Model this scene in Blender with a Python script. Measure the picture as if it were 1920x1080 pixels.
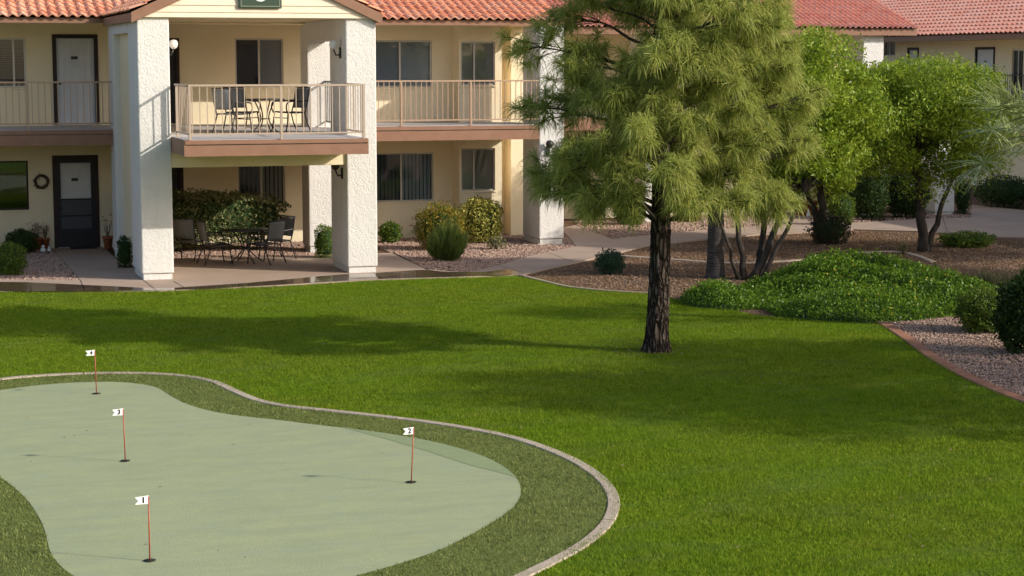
import bpy, math, random
import numpy as np
from mathutils import Vector, Matrix
from mathutils.geometry import tessellate_polygon

random.seed(7); rng = np.random.default_rng(7)
for o in list(bpy.data.objects): bpy.data.objects.remove(o)
SC = bpy.context.scene; COL = SC.collection
R = math.radians

# ------------------------------------------------------------------ camera, sky, sun, exposure
F, TH, PS, HC = 3600.0, math.atan(426/3600.0), R(17.8), 4.3
cam = bpy.data.cameras.new('camera'); camo = bpy.data.objects.new('camera', cam); COL.objects.link(camo)
cam.sensor_width = 36; cam.lens = F/1920*36; cam.clip_start = .5; cam.clip_end = 2000
camo.location = (0, 0, HC); camo.rotation_euler = (R(90)-TH, 0, -PS); SC.camera = camo
SUN_AZ, SUN_EL = R(35.5), R(26.3)          # azimuth measured from +X (along the facade) towards -Y
sdir = Vector((math.cos(SUN_EL)*math.cos(SUN_AZ), -math.cos(SUN_EL)*math.sin(SUN_AZ), math.sin(SUN_EL)))
world = bpy.data.worlds.new('World'); SC.world = world; world.use_nodes = True
wn = world.node_tree; bg = wn.nodes['Background']
sky = wn.nodes.new('ShaderNodeTexSky'); sky.sky_type = 'NISHITA'; sky.sun_disc = False
sky.sun_elevation = SUN_EL; sky.sun_rotation = R(90)+SUN_AZ; sky.altitude = 300; sky.dust_density = 3.0; sky.ozone_density = .6
wn.links.new(sky.outputs[0], bg.inputs[0]); bg.inputs[1].default_value = .148
sl = bpy.data.lights.new('sun', 'SUN'); sl.energy = 3.6; sl.angle = R(.6); sl.color = (1, .93, .82)
so = bpy.data.objects.new('sun', sl); COL.objects.link(so); so.rotation_euler = sdir.to_track_quat('Z', 'Y').to_euler()
so.location = (30, 0, 40)
SC.view_settings.view_transform = 'Standard'; SC.view_settings.look = 'None'; SC.view_settings.exposure = .35; SC.view_settings.gamma = 1
SC.cycles.max_bounces = 8; SC.cycles.diffuse_bounces = 5; SC.cycles.transparent_max_bounces = 12; SC.cycles.caustics_reflective = False; SC.cycles.caustics_refractive = False

# ------------------------------------------------------------------ helpers
def ray(px, py):
    x = (px-960)/F; y = (540-py)/F
    fh = math.cos(TH)+y*math.sin(TH); up = -math.sin(TH)+y*math.cos(TH)
    return (math.cos(PS)*x+math.sin(PS)*fh, -math.sin(PS)*x+math.cos(PS)*fh, up)
def G(px, py, z=0.0):                     # a surveyed point: where the sight line meets the level z
    r = ray(px, py); t = (z-HC)/r[2]; return (r[0]*t, r[1]*t)
def FY(px, py, Y):
    r = ray(px, py); t = Y/r[1]; return (r[0]*t, HC+r[2]*t)
def fwd(X, Y): return math.sin(PS)*X+math.cos(PS)*Y
def lat(X, Y): return math.cos(PS)*X-math.sin(PS)*Y
def FL(f, l): return (math.sin(PS)*f+math.cos(PS)*l, math.cos(PS)*f-math.sin(PS)*l)

def tag(o, label=None, cat=None, group=None, kind=None):
    if label: o['label'] = label
    if cat: o['category'] = cat
    if group: o['group'] = group
    if kind: o['kind'] = kind
    return o
def empty(name, loc=(0, 0, 0), rz=0):
    o = bpy.data.objects.new(name, None); COL.objects.link(o); o.location = loc; o.rotation_euler = (0, 0, rz)
    o.empty_display_size = .2; return o
def thing(name, label, cat, loc=(0, 0, 0), rz=0, group=None):
    return tag(empty(name, loc, rz), label, cat, group)
def link(name, me, mat, parent=None):
    o = bpy.data.objects.new(name, me); COL.objects.link(o)
    if mat: me.materials.append(mat)
    if parent: o.parent = parent
    return o
def copy_tree(o, parent=None):
    c = o.copy(); COL.objects.link(c); c.parent = parent
    for ch in list(o.children): copy_tree(ch, c)
    return c

class MB:
    def __init__(s): s.v = []; s.f = []; s.uv = None; s.sm = []
    def add(s, vs, fs, smooth=False):
        n = len(s.v); s.v += [tuple(v) for v in vs]; s.f += [tuple(i+n for i in f) for f in fs]; s.sm += [smooth]*len(fs); return s
    def box(s, x0, x1, y0, y1, z0, z1):
        return s.add([(x0,y0,z0),(x1,y0,z0),(x1,y1,z0),(x0,y1,z0),(x0,y0,z1),(x1,y0,z1),(x1,y1,z1),(x0,y1,z1)],
                     [(0,3,2,1),(4,5,6,7),(0,1,5,4),(1,2,6,5),(2,3,7,6),(3,0,4,7)])
    def tube(s, pts, rad, n=8, cap=True, closed=False, smooth=True):
        pts = [Vector(p) for p in pts]; m = len(pts)
        rs = rad if isinstance(rad, (list, tuple)) else [rad]*m
        vs = []; up = Vector((.13, .31, .94)).normalized()
        for i, p in enumerate(pts):
            if closed: d = pts[(i+1) % m]-pts[i-1]
            else: d = (pts[min(i+1, m-1)]-pts[max(i-1, 0)])
            d.normalize(); a = d.cross(up)
            if a.length < .05: a = d.cross(Vector((1, 0, 0)))
            a.normalize(); b = d.cross(a)
            for k in range(n):
                t = 2*math.pi*k/n; vs.append(p+(a*math.cos(t)+b*math.sin(t))*rs[i])
        fs = []
        for i in range(m if closed else m-1):
            j = (i+1) % m
            for k in range(n): l = (k+1) % n; fs.append((i*n+k, i*n+l, j*n+l, j*n+k))
        if cap and not closed: fs += [tuple(range(n))[::-1], tuple(range((m-1)*n, m*n))]
        return s.add(vs, fs, smooth)
    def lathe(s, prof, n=20, c=(0, 0, 0), smooth=True):
        vs = [(c[0]+r*math.cos(2*math.pi*k/n), c[1]+r*math.sin(2*math.pi*k/n), c[2]+z) for r, z in prof for k in range(n)]
        fs = [(i*n+k, i*n+(k+1) % n, (i+1)*n+(k+1) % n, (i+1)*n+k) for i in range(len(prof)-1) for k in range(n)]
        fs += [tuple(range(n))[::-1], tuple(range((len(prof)-1)*n, len(prof)*n))]
        return s.add(vs, fs, smooth)
    def sheet(s, poly, z0, z1=None):       # polygon slab
        n = len(poly)
        a = sum(poly[i][0]*poly[(i+1) % n][1]-poly[(i+1) % n][0]*poly[i][1] for i in range(n))
        if a < 0: poly = poly[::-1]
        tri = [t[::-1] if (poly[t[1]][0]-poly[t[0]][0])*(poly[t[2]][1]-poly[t[0]][1])-(poly[t[2]][0]-poly[t[0]][0])*(poly[t[1]][1]-poly[t[0]][1]) < 0 else t for t in tessellate_polygon([[Vector((x, y, 0)) for x, y in poly]])]
        if z1 is None: return s.add([(x, y, z0) for x, y in poly], tri)
        vs = [(x, y, z0) for x, y in poly]+[(x, y, z1) for x, y in poly]
        return s.add(vs, [tuple(i+n for i in t) for t in tri]+[(i, (i+1) % n, (i+1) % n+n, i+n) for i in range(n)])
    def build(s, name, mat, parent=None, bevel=0):
        me = bpy.data.meshes.new(name); me.from_pydata(s.v, [], s.f); me.update()
        me.polygons.foreach_set('use_smooth', s.sm)
        o = link(name, me, mat, parent)
        if bevel:
            m = o.modifiers.new('bevel', 'BEVEL'); m.width = bevel; m.segments = 2; m.limit_method = 'ANGLE'
        return o
def quads(name, V, mat, parent=None, k=4, smooth=False):   # V: (n,k,3) array of loose faces
    V = np.asarray(V, dtype=np.float32); n = V.shape[0]
    me = bpy.data.meshes.new(name); me.vertices.add(n*k); me.vertices.foreach_set('co', V.reshape(-1))
    me.loops.add(n*k); me.loops.foreach_set('vertex_index', np.arange(n*k, dtype=np.int32))
    me.polygons.add(n); me.polygons.foreach_set('loop_start', np.arange(0, n*k, k, dtype=np.int32))
    me.polygons.foreach_set('loop_total', np.full(n, k, dtype=np.int32)); me.update(calc_edges=True)
    return link(name, me, mat, parent)
def indexed(name, V, Fc, mat, parent=None, smooth=False):
    V = np.asarray(V, dtype=np.float32); Fc = np.asarray(Fc, dtype=np.int32); n, k = Fc.shape
    me = bpy.data.meshes.new(name); me.vertices.add(len(V)); me.vertices.foreach_set('co', V.reshape(-1))
    me.loops.add(n*k); me.loops.foreach_set('vertex_index', Fc.reshape(-1))
    me.polygons.add(n); me.polygons.foreach_set('loop_start', np.arange(0, n*k, k, dtype=np.int32))
    me.polygons.foreach_set('loop_total', np.full(n, k, dtype=np.int32))
    me.polygons.foreach_set('use_smooth', np.full(n, smooth)); me.update(calc_edges=True)
    return link(name, me, mat, parent)
def inpoly(x, y, poly):
    c = np.zeros(len(x), bool); n = len(poly)
    for i in range(n):
        x0, y0 = poly[i]; x1, y1 = poly[(i+1) % n]
        if y0 == y1: continue
        c ^= ((y0 > y) != (y1 > y)) & (x < (x1-x0)*(y-y0)/(y1-y0)+x0)
    return c
def spline(pts, closed=False, m=6):
    out = []; n = len(pts)
    for i in range(n if closed else n-1):
        p = [pts[(i+j) % n] if closed else pts[min(max(i+j, 0), n-1)] for j in (-1, 0, 1, 2)]
        for k in range(m):
            t = k/m
            out.append(tuple(.5*(2*p[1][a]+(p[2][a]-p[0][a])*t+(2*p[0][a]-5*p[1][a]+4*p[2][a]-p[3][a])*t*t+(-p[0][a]+3*p[1][a]-3*p[2][a]+p[3][a])*t**3) for a in range(2)))
    if not closed: out.append(tuple(pts[-1]))
    return out
def unit(v): return v/np.maximum(np.linalg.norm(v, axis=-1, keepdims=True), 1e-9)
def rdir(n): return unit(rng.normal(size=(n, 3)))

# ------------------------------------------------------------------ materials
def mat(name, col, rough=.8, spec=.3, metal=0):
    m = bpy.data.materials.new(name); m.use_nodes = True; b = m.node_tree.nodes['Principled BSDF']
    b.inputs['Base Color'].default_value = (*col, 1); b.inputs['Roughness'].default_value = rough
    b.inputs['Specular IOR Level'].default_value = spec; b.inputs['Metallic'].default_value = metal
    return m
def N(m, t, **kw):
    n = m.node_tree.nodes.new(t)
    for k, v in kw.items(): setattr(n, k, v)
    return n
def L(m, a, b): m.node_tree.links.new(a, b)
def bs(m): return m.node_tree.nodes['Principled BSDF']
def coords(m, scale=(1, 1, 1)):
    g = N(m, 'ShaderNodeNewGeometry'); mp = N(m, 'ShaderNodeMapping'); mp.inputs['Scale'].default_value = scale
    L(m, g.outputs['Position'], mp.inputs[0]); return mp.outputs[0]
def noise(m, sc, vec, det=4, rough=.6, dist=0):
    n = N(m, 'ShaderNodeTexNoise'); n.inputs['Scale'].default_value = sc; n.inputs['Detail'].default_value = det
    n.inputs['Roughness'].default_value = rough; n.inputs['Distortion'].default_value = dist; L(m, vec, n.inputs['Vector']); return n.outputs['Fac']
def ramp(m, fac, stops, interp='LINEAR'):
    r = N(m, 'ShaderNodeValToRGB'); cr = r.color_ramp; cr.interpolation = interp
    while len(cr.elements) < len(stops): cr.elements.new(.5)
    for e, (p, c) in zip(cr.elements, stops): e.position = p; e.color = (*c, 1) if len(c) == 3 else c
    L(m, fac, r.inputs[0]); return r.outputs[0]
def bump(m, h, strength, dist, chain=None):
    b = N(m, 'ShaderNodeBump'); b.inputs['Strength'].default_value = strength; b.inputs['Distance'].default_value = dist
    L(m, h, b.inputs['Height'])
    if chain: L(m, chain, b.inputs['Normal'])
    return b.outputs[0]
def mixc(m, fac, a, b, typ='MIX'):
    x = N(m, 'ShaderNodeMix', data_type='RGBA', blend_type=typ)
    if isinstance(fac, (int, float)): x.inputs[0].default_value = fac
    else: L(m, fac, x.inputs[0])
    for s, v in ((6, a), (7, b)):
        if isinstance(v, tuple): x.inputs[s].default_value = (*v, 1)
        else: L(m, v, x.inputs[s])
    return x.outputs[2]
def varied(name, c0, c1, sc=3, rough=.8, bsc=None, bst=.3, bd=.01, det=5, vec=(1, 1, 1), spec=.3):
    m = mat(name, c0, rough, spec); v = coords(m, vec); f = noise(m, sc, v, det)
    L(m, ramp(m, f, [(.3, c0), (.7, c1)]), bs(m).inputs['Base Color'])
    if bsc: L(m, bump(m, noise(m, bsc, v, 4), bst, bd), bs(m).inputs['Normal'])
    return m
def stucco(name, c0, c1, lace):
    m = mat(name, c0, .92, .15); v = coords(m)
    big = noise(m, .8, v, 5); fine = noise(m, 60, v, 3)
    c = ramp(m, big, [(.3, c0), (.7, c1)])
    # weather streaks
    sv = coords(m, (6, 6, .35)); st = noise(m, 1.0, sv, 4)
    if lace < 20: c = mixc(m, ramp(m, st, [(.56, (0, 0, 0)), (.85, (.3, .3, .3))]), c, tuple(x*.8 for x in c0))
    L(m, c, bs(m).inputs['Base Color'])
    h1 = noise(m, lace, v, 3, .55, 1.2)
    r1 = ramp(m, h1, [(.36, (0, 0, 0)), (.56, (1, 1, 1)), (1, (1, 1, 1))])
    n = bump(m, r1, .42 if lace < 20 else .35, .012 if lace < 20 else .006)
    n = bump(m, fine, .5, .004, n); L(m, n, bs(m).inputs['Normal']); return m
M = {}
M['white'] = stucco('white_stucco', (.66, .64, .61), (.74, .72, .69), 13)
M['cream'] = stucco('cream_stucco', (.80, .68, .47), (.84, .74, .55), 22)
M['brown'] = varied('brown_trim', (.25, .135, .085), (.30, .165, .11), 4, .6, 30, .2, .003)
M['darkbrown'] = varied('dark_brown_frame', (.022, .010, .009), (.035, .018, .015), 6, .5)
M['rail'] = mat('rail_paint', (.42, .29, .20), .5, .4)
M['door'] = varied('door_paint', (.55, .56, .60), (.62, .63, .66), 5, .5)
M['alu'] = mat('aluminium_frame', (.50, .46, .42), .4, .5, .3)
M['white_rail'] = mat('pale_rail', (.46, .36, .28), .5, .4)
M['screen'] = mat('screen_mesh', (.012, .010, .014), .5, .4)
M['siding'] = varied('lap_siding', (.80, .66, .50), (.84, .71, .56), 3, .7)
M['ceil'] = varied('soffit_paint', (.76, .62, .38), (.80, .67, .44), 3, .9)
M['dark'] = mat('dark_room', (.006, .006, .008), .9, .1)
M['blind'] = mat('blind_slat', (.80, .80, .82), .6, .3)
M['blindd'] = mat('dark_blind_slat', (.26, .26, .28), .6, .3)
M['frost'] = mat('sun_screen', (.60, .61, .66), .35, .4)
M['iron'] = mat('black_iron', (.02, .018, .016), .45, .5)
M['chair'] = mat('dark_bronze_metal', (.035, .03, .028), .4, .5)
M['sling'] = varied('grey_sling', (.17, .175, .175), (.22, .225, .225), 30, .7)
M['globe'] = mat('frosted_globe', (.75, .72, .68), .25, .5)
M['terra'] = varied('terracotta', (.30, .10, .045), (.40, .15, .07), 9, .85)
M['rust'] = varied('rusty_box', (.16, .04, .02), (.22, .06, .03), 9, .8)
M['signgreen'] = mat('sign_green', (.045, .075, .05), .5); M['signrim'] = mat('sign_rim', (.20, .22, .16), .5)
M['signwhite'] = mat('sign_white', (.75, .75, .73), .5)
M['pole'] = mat('orange_pole', (.36, .07, .03), .4, .5); M['flag'] = mat('white_flag', (.85, .85, .86), .6); M['ink'] = mat('black_ink', (.01, .01, .01), .6)
M['cup'] = mat('cup_dark', (.015, .02, .012), .7)
M['fig'] = mat('white_ceramic', (.75, .74, .72), .3)

g = mat('window_glass', (.02, .02, .02), .03, .5); nt = g.node_tree
for n in list(nt.nodes):
    if n.type != 'OUTPUT_MATERIAL': nt.nodes.remove(n)
tr = N(g, 'ShaderNodeBsdfTransparent'); tr.inputs[0].default_value = (.86, .88, .90, 1)
gl = N(g, 'ShaderNodeBsdfGlossy'); gl.inputs['Roughness'].default_value = .02
fr = N(g, 'ShaderNodeFresnel'); fr.inputs[0].default_value = 1.7
mx = N(g, 'ShaderNodeMixShader'); L(g, fr.outputs[0], mx.inputs[0]); L(g, tr.outputs[0], mx.inputs[1]); L(g, gl.outputs[0], mx.inputs[2])
L(g, mx.outputs[0], [n for n in nt.nodes if n.type == 'OUTPUT_MATERIAL'][0].inputs[0]); M['glass'] = g

# tiled roof: uv in tile units
def tilemat(name, a, b, c):
    m = mat(name, a, .8, .25); uv = N(m, 'ShaderNodeUVMap'); uv.uv_map = 'tiles'
    fl = N(m, 'ShaderNodeVectorMath', operation='FLOOR'); L(m, uv.outputs[0], fl.inputs[0])
    wn_ = N(m, 'ShaderNodeTexWhiteNoise', noise_dimensions='2D'); L(m, fl.outputs[0], wn_.inputs['Vector'])
    col = ramp(m, wn_.outputs['Value'], [(0, a), (.5, b), (1, c)])
    v = coords(m); d = noise(m, 2.2, v, 6, .7)
    col = mixc(m, ramp(m, d, [(.5, (0, 0, 0)), (.8, (.35, .35, .35))]), col, (.40, .24, .17))
    L(m, col, bs(m).inputs['Base Color']); L(m, bump(m, noise(m, 40, v, 3), .3, .006), bs(m).inputs['Normal']); return m
M['tile'] = tilemat('clay_tile', (.66, .26, .15), (.78, .36, .22), (.74, .40, .27))
M['tile2'] = tilemat('pink_clay_tile', (.66, .27, .19), (.74, .34, .25), (.70, .36, .28))

def leafmat(name, cols, trans=.35, rough=.5, spec=.2):
    m = mat(name, cols[0], rough, spec); nt = m.node_tree; b = bs(m)
    gm = N(m, 'ShaderNodeNewGeometry'); k = len(cols)
    c = ramp(m, gm.outputs['Random Per Island'], [(i/max(k-1, 1), x) for i, x in enumerate(cols)])
    v = coords(m); f = noise(m, 1.3, v, 3)
    c = mixc(m, ramp(m, f, [(.35, (0, 0, 0)), (.65, (.6, .6, .6))]), c, cols[-1])
    L(m, c, b.inputs['Base Color'])
    t = N(m, 'ShaderNodeBsdfTranslucent'); L(m, mixc(m, .35, c, tuple(min(1, x*1.6) for x in cols[-1])), t.inputs[0])
    x = N(m, 'ShaderNodeMixShader'); x.inputs[0].default_value = trans
    out = [n for n in nt.nodes if n.type == 'OUTPUT_MATERIAL'][0]
    L(m, b.outputs[0], x.inputs[1]); L(m, t.outputs[0], x.inputs[2]); L(m, x.outputs[0], out.inputs[0]); return m
M['needle'] = leafmat('pine_needle', [(.12, .18, .05), (.26, .31, .07), (.48, .47, .12), (.33, .37, .08)], .35, .45)
M['lime'] = leafmat('bright_leaf', [(.06, .13, .012), (.15, .25, .018), (.33, .40, .04)], .33, .4)
M['lime2'] = leafmat('yellow_green_leaf', [(.12, .17, .012), (.23, .28, .015), (.38, .38, .03)], .4, .4)
M['deep'] = leafmat('dark_leaf', [(.018, .035, .009), (.03, .055, .012), (.05, .09, .018)], .2, .45)
M['mid'] = leafmat('green_leaf', [(.05, .09, .014), (.09, .14, .018), (.14, .21, .025)], .3, .45)
M['ivy'] = leafmat('groundcover_leaf', [(.015, .045, .006), (.05, .115, .010), (.11, .21, .018), (.15, .25, .02)], .3, .4)
M['vari'] = leafmat('variegated_leaf', [(.04, .06, .012), (.12, .15, .02), (.42, .40, .08), (.60, .56, .16)], .25, .45)
M['orange'] = leafmat('orange_tipped_leaf', [(.06, .10, .015), (.10, .15, .02), (.20, .19, .02), (.50, .26, .03), (.16, .18, .02)], .25, .45)
M['sage'] = leafmat('grey_green_leaf', [(.07, .11, .03), (.12, .17, .045), (.18, .24, .05)], .25, .5)
M['blue'] = leafmat('blue_green_leaf', [(.02, .05, .03), (.035, .08, .045), (.05, .10, .06)], .2, .5)
M['purple'] = leafmat('dusky_leaf', [(.020, .022, .016), (.035, .03, .022), (.05, .05, .03)], .15, .5)
M['palm'] = leafmat('palm_leaflet', [(.12, .17, .05), (.22, .28, .09), (.44, .50, .22)], .2, .4)
M['dry'] = leafmat('dry_grass', [(.16, .13, .06), (.28, .25, .15), (.12, .15, .05)], .3, .6)
M['flower'] = leafmat('yellow_flower', [(.5, .42, .03), (.6, .5, .06)], .2, .6)
M['twigleaf'] = leafmat('pale_dried_leaf', [(.28, .19, .12), (.35, .25, .17), (.2, .12, .08)], .2, .7)
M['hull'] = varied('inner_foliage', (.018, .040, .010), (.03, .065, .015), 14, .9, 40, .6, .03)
M['bark'] = varied('pine_bark', (.020, .014, .011), (.15, .115, .09), 16, .95, 22, 1, .05, 6, (1, 1, .3))
def barkmat():
    m = mat('furrowed_pine_bark', (.1, .08, .06), .95, .1); v = coords(m, (1, 1, .22)); vo = N(m, 'ShaderNodeTexVoronoi', feature='DISTANCE_TO_EDGE'); vo.inputs['Scale'].default_value = 17
    nz = N(m, 'ShaderNodeTexNoise'); nz.inputs['Scale'].default_value = 6; L(m, v, nz.inputs['Vector']); ad = N(m, 'ShaderNodeVectorMath', operation='ADD')
    sc_ = N(m, 'ShaderNodeVectorMath', operation='SCALE'); sc_.inputs['Scale'].default_value = .12; L(m, nz.outputs['Color'], sc_.inputs[0]); L(m, v, ad.inputs[0]); L(m, sc_.outputs[0], ad.inputs[1]); L(m, ad.outputs[0], vo.inputs['Vector'])
    c = ramp(m, vo.outputs['Distance'], [(0, (.012, .009, .008)), (.10, (.045, .034, .028)), (.22, (.12, .095, .078)), (.5, (.17, .137, .115))])
    c = mixc(m, ramp(m, noise(m, 30, v, 4), [(.4, (0, 0, 0)), (.7, (.6, .6, .6))]), c, (.05, .035, .028)); L(m, c, bs(m).inputs['Base Color'])
    L(m, bump(m, ramp(m, vo.outputs['Distance'], [(0, (0, 0, 0)), (.25, (1, 1, 1))]), 1, .05), bs(m).inputs['Normal']); return m
M['bark'] = barkmat()
M['bark2'] = varied('grey_bark', (.022, .017, .014), (.085, .068, .056), 8, .95, 20, .8, .02, 5, (1, 1, .4))
M['palmbark'] = varied('palm_bark', (.035, .03, .028), (.09, .08, .075), 7, .95, 12, .8, .03, 5, (.4, .4, 3))
M['twig'] = varied('twig_bark', (.04, .028, .02), (.08, .06, .045), 9, .9)

# ground materials
def groundmat():
    m = mat('gravel_soil', (.2, .15, .12), .95, .15); v = coords(m)
    a = noise(m, .5, v, 6, .65); b = noise(m, 22, v, 5, .7)
    c = ramp(m, b, [(.3, (.05, .03, .018)), (.5, (.13, .08, .05)), (.7, (.22, .145, .10))])
    c = mixc(m, ramp(m, a, [(.45, (0, 0, 0)), (.65, (.8, .8, .8))]), c, (.13, .075, .035))
    L(m, c, bs(m).inputs['Base Color']); L(m, bump(m, b, .9, .03), bs(m).inputs['Normal']); return m
M['ground'] = groundmat()
def grassmat(name, cols, geo):
    m = mat(name, cols[0], .8, .08); v = coords(m); nt = m.node_tree
    gm = N(m, 'ShaderNodeNewGeometry'); big = noise(m, .35, v, 4, .6); med = noise(m, 3.2, v, 4, .6)
    if geo: c = ramp(m, gm.outputs['Random Per Island'], [(0, cols[0]), (.6, cols[1]), (1, cols[2])])
    else: c = ramp(m, noise(m, 45, v, 4), [(.3, cols[0]), (.7, cols[1])])
    c = mixc(m, ramp(m, big, [(.4, (0, 0, 0)), (.7, (.55, .55, .55))]), c, cols[3])
    c = mixc(m, ramp(m, med, [(.52, (0, 0, 0)), (.78, (.55, .55, .55))]), c, tuple(x*.62 for x in cols[0]))
    c = mixc(m, ramp(m, noise(m, .9, coords(m, (.6, 1.8, 1)), 6, .7, .4), [(.50, (0, 0, 0)), (.70, (.5, .5, .5))]), c, (cols[1][0]*.92, cols[1][1]*.86, cols[1][1]*.22))
    c = mixc(m, ramp(m, noise(m, 1.7, v, 5, .7), [(.60, (0, 0, 0)), (.74, (.4, .4, .4))]), c, (cols[2][0]*1.1, cols[2][1]*.95, cols[2][2]))
    L(m, c, bs(m).inputs['Base Color'])
    if geo:
        t = N(m, 'ShaderNodeBsdfTranslucent'); L(m, c, t.inputs[0]); x = N(m, 'ShaderNodeMixShader'); x.inputs[0].default_value = .45
        out = [n for n in nt.nodes if n.type == 'OUTPUT_MATERIAL'][0]
        L(m, bs(m).outputs[0], x.inputs[1]); L(m, t.outputs[0], x.inputs[2]); L(m, x.outputs[0], out.inputs[0])
    else: L(m, bump(m, noise(m, 60, v, 4), 1, .03), bs(m).inputs['Normal'])
    return m
LAWN = [(.085, .145, .008), (.185, .27, .014), (.38, .43, .05), (.145, .265, .010)]
FRG = [(.10, .125, .03), (.21, .25, .075), (.38, .41, .15), (.17, .22, .06)]
M['lawn'] = grassmat('lawn_soil', LAWN, False); M['blade'] = grassmat('lawn_blade', LAWN, True)
M['fringe'] = grassmat('fringe_soil', FRG, False); M['fblade'] = grassmat('fringe_blade', FRG, True)
def puttmat(name, a, b):
    m = mat(name, a, .9, .15); v = coords(m); v2 = coords(m, (.5, 1.6, 1))
    c = ramp(m, noise(m, 1.9, coords(m, (.7, 1.3, 1)), 7, .75), [(.38, a), (.62, b)])
    c = mixc(m, ramp(m, noise(m, 26, v2, 5, .75), [(.40, (0, 0, 0)), (.72, (.5, .5, .5))]), c, tuple(x*.74 for x in b))
    c = mixc(m, ramp(m, noise(m, 2.2, v2, 6, .7), [(.44, (0, 0, 0)), (.70, (.55, .55, .55))]), c, tuple(x*.78 for x in a))
    c = mixc(m, ramp(m, noise(m, 5, v2, 6, .7, .6), [(.62, (0, 0, 0)), (.72, (.14, .14, .14))]), c, tuple(x*.72 for x in a))
    c = mixc(m, ramp(m, noise(m, 90, v, 2), [(.35, (0, 0, 0)), (.7, (.35, .35, .35))]), c, tuple(x*.72 for x in b))
    L(m, c, bs(m).inputs['Base Color']); L(m, bump(m, noise(m, 70, v, 3), .5, .01), bs(m).inputs['Normal']); return m
M['putt'] = puttmat('putting_turf', (.315, .365, .235), (.36, .39, .215))
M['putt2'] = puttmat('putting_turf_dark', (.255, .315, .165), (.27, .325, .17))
def concmat(name, a, b):
    m = mat(name, a, .85, .25); v = coords(m)
    c = ramp(m, noise(m, 1.1, v, 6, .65), [(.3, a), (.7, b)])
    c = mixc(m, ramp(m, noise(m, 80, v, 3), [(.4, (0, 0, 0)), (.7, (.3, .3, .3))]), c, tuple(x*.7 for x in a))
    L(m, c, bs(m).inputs['Base Color']); L(m, bump(m, noise(m, 60, v, 4), .3, .004), bs(m).inputs['Normal']); return m
M['conc'] = concmat('concrete', (.36, .27, .21), (.44, .34, .27)); M['curb'] = concmat('pink_concrete', (.40, .32, .25), (.52, .43, .34))
M['deck'] = concmat('deck_concrete', (.42, .40, .40), (.50, .47, .46))
M['brick'] = varied('edging_block', (.27, .12, .07), (.36, .17, .11), 6, .9, 40, .4, .01)
M['stone'] = leafmat('gravel_stone', [(.20, .125, .09), (.36, .24, .18), (.52, .38, .30), (.28, .19, .155)], 0, .85, .2)
m = mat('wet_concrete', (.10, .068, .045), .04, .9); v = coords(m)
b = bs(m); L(m, bump(m, noise(m, 3, v, 2), .08, .01), b.inputs['Normal'])
L(m, ramp(m, noise(m, 1.4, v, 5), [(.35, (.02, .02, .02)), (.75, (.22, .22, .22))]), b.inputs['Roughness']); M['wet'] = m

# ------------------------------------------------------------------ ground
W, D, T = 45.05, 42.45, 37.8
o = MB().sheet([(-250, -150), (350, -150), (350, 450), (-250, 450)], 0).build('ground', M['ground']); tag(o, 'brown gravelly soil under the garden beds', 'ground', kind='structure')
P = lambda pts: [G(x, y) for x, y in pts]
strip = [(-500, 549), (-60, 549), (300, 548), (515, 538), (700, 527), (860, 522), (985, 516)]
lawn_edge_px = strip+[(1040, 531), (1100, 542), (1160, 547), (1210, 550), (1265, 562), (1420, 592), (1540, 602), (1660, 609), (1700, 637), (1760, 680), (1830, 717), (1920, 752), (2100, 812), (2400, 880)]
lawn = P(lawn_edge_px)+[(16, -12), (-12, -12), (-25, 37)]
lawn_sheet = MB().sheet(lawn, .004).build('lawn', M['lawn']); tag(lawn_sheet, 'wide green mown lawn', 'lawn', kind='structure')
curb_px = [(-150, 735), (0, 713), (60, 707), (130, 703), (200, 701), (270, 701.5), (340, 706), (400, 717), (440, 735), (480, 751), (530, 762), (620, 772), (720, 783), (800, 793), (880, 805.5), (960, 822), (1030, 845), (1090, 873), (1130, 903), (1148, 930), (1150, 955), (1136, 985), (1100, 1018), (1050, 1048), (985, 1080), (890, 1125), (700, 1200), (300, 1260), (-200, 1220), (-500, 1050), (-380, 820)]
curb = spline(P(curb_px), True, 5)
fr_o = MB().sheet(curb, .008).build('fringe_turf', M['fringe']); tag(fr_o, 'darker rough turf ring around the putting green', 'turf', kind='structure')
green_px = [(0, 733), (60, 725), (120, 720), (181, 717.5), (240, 719), (290, 727), (312, 739), (345, 757), (390, 771), (440, 780), (520, 789), (600, 799), (680, 808), (760, 820), (830, 834), (890, 851), (935, 871), (964, 893), (976, 915), (973, 938), (955, 960), (920, 984), (880, 1006), (820, 1035), (740, 1062), (660, 1084), (540, 1115), (380, 1140), (230, 1125), (135, 1080), (97, 1042), (85, 1000), (72, 970), (45, 933), (0, 897), (-70, 862), (-200, 840), (-300, 800), (-150, 752)]
green = spline(P(green_px), True, 5)
go = MB().sheet(green, .012).build('putting_green', M['putt']); tag(go, 'pale green artificial putting surface', 'putting green', kind='structure')
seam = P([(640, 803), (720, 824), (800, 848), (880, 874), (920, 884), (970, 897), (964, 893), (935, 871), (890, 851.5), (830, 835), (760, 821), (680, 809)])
po = MB().sheet(spline(seam, True, 3), .0145).build('putting_green_patch', M['putt2']); tag(po, 'darker green turf patch along the far right edge of the putting green', 'turf patch', kind='structure')
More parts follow.
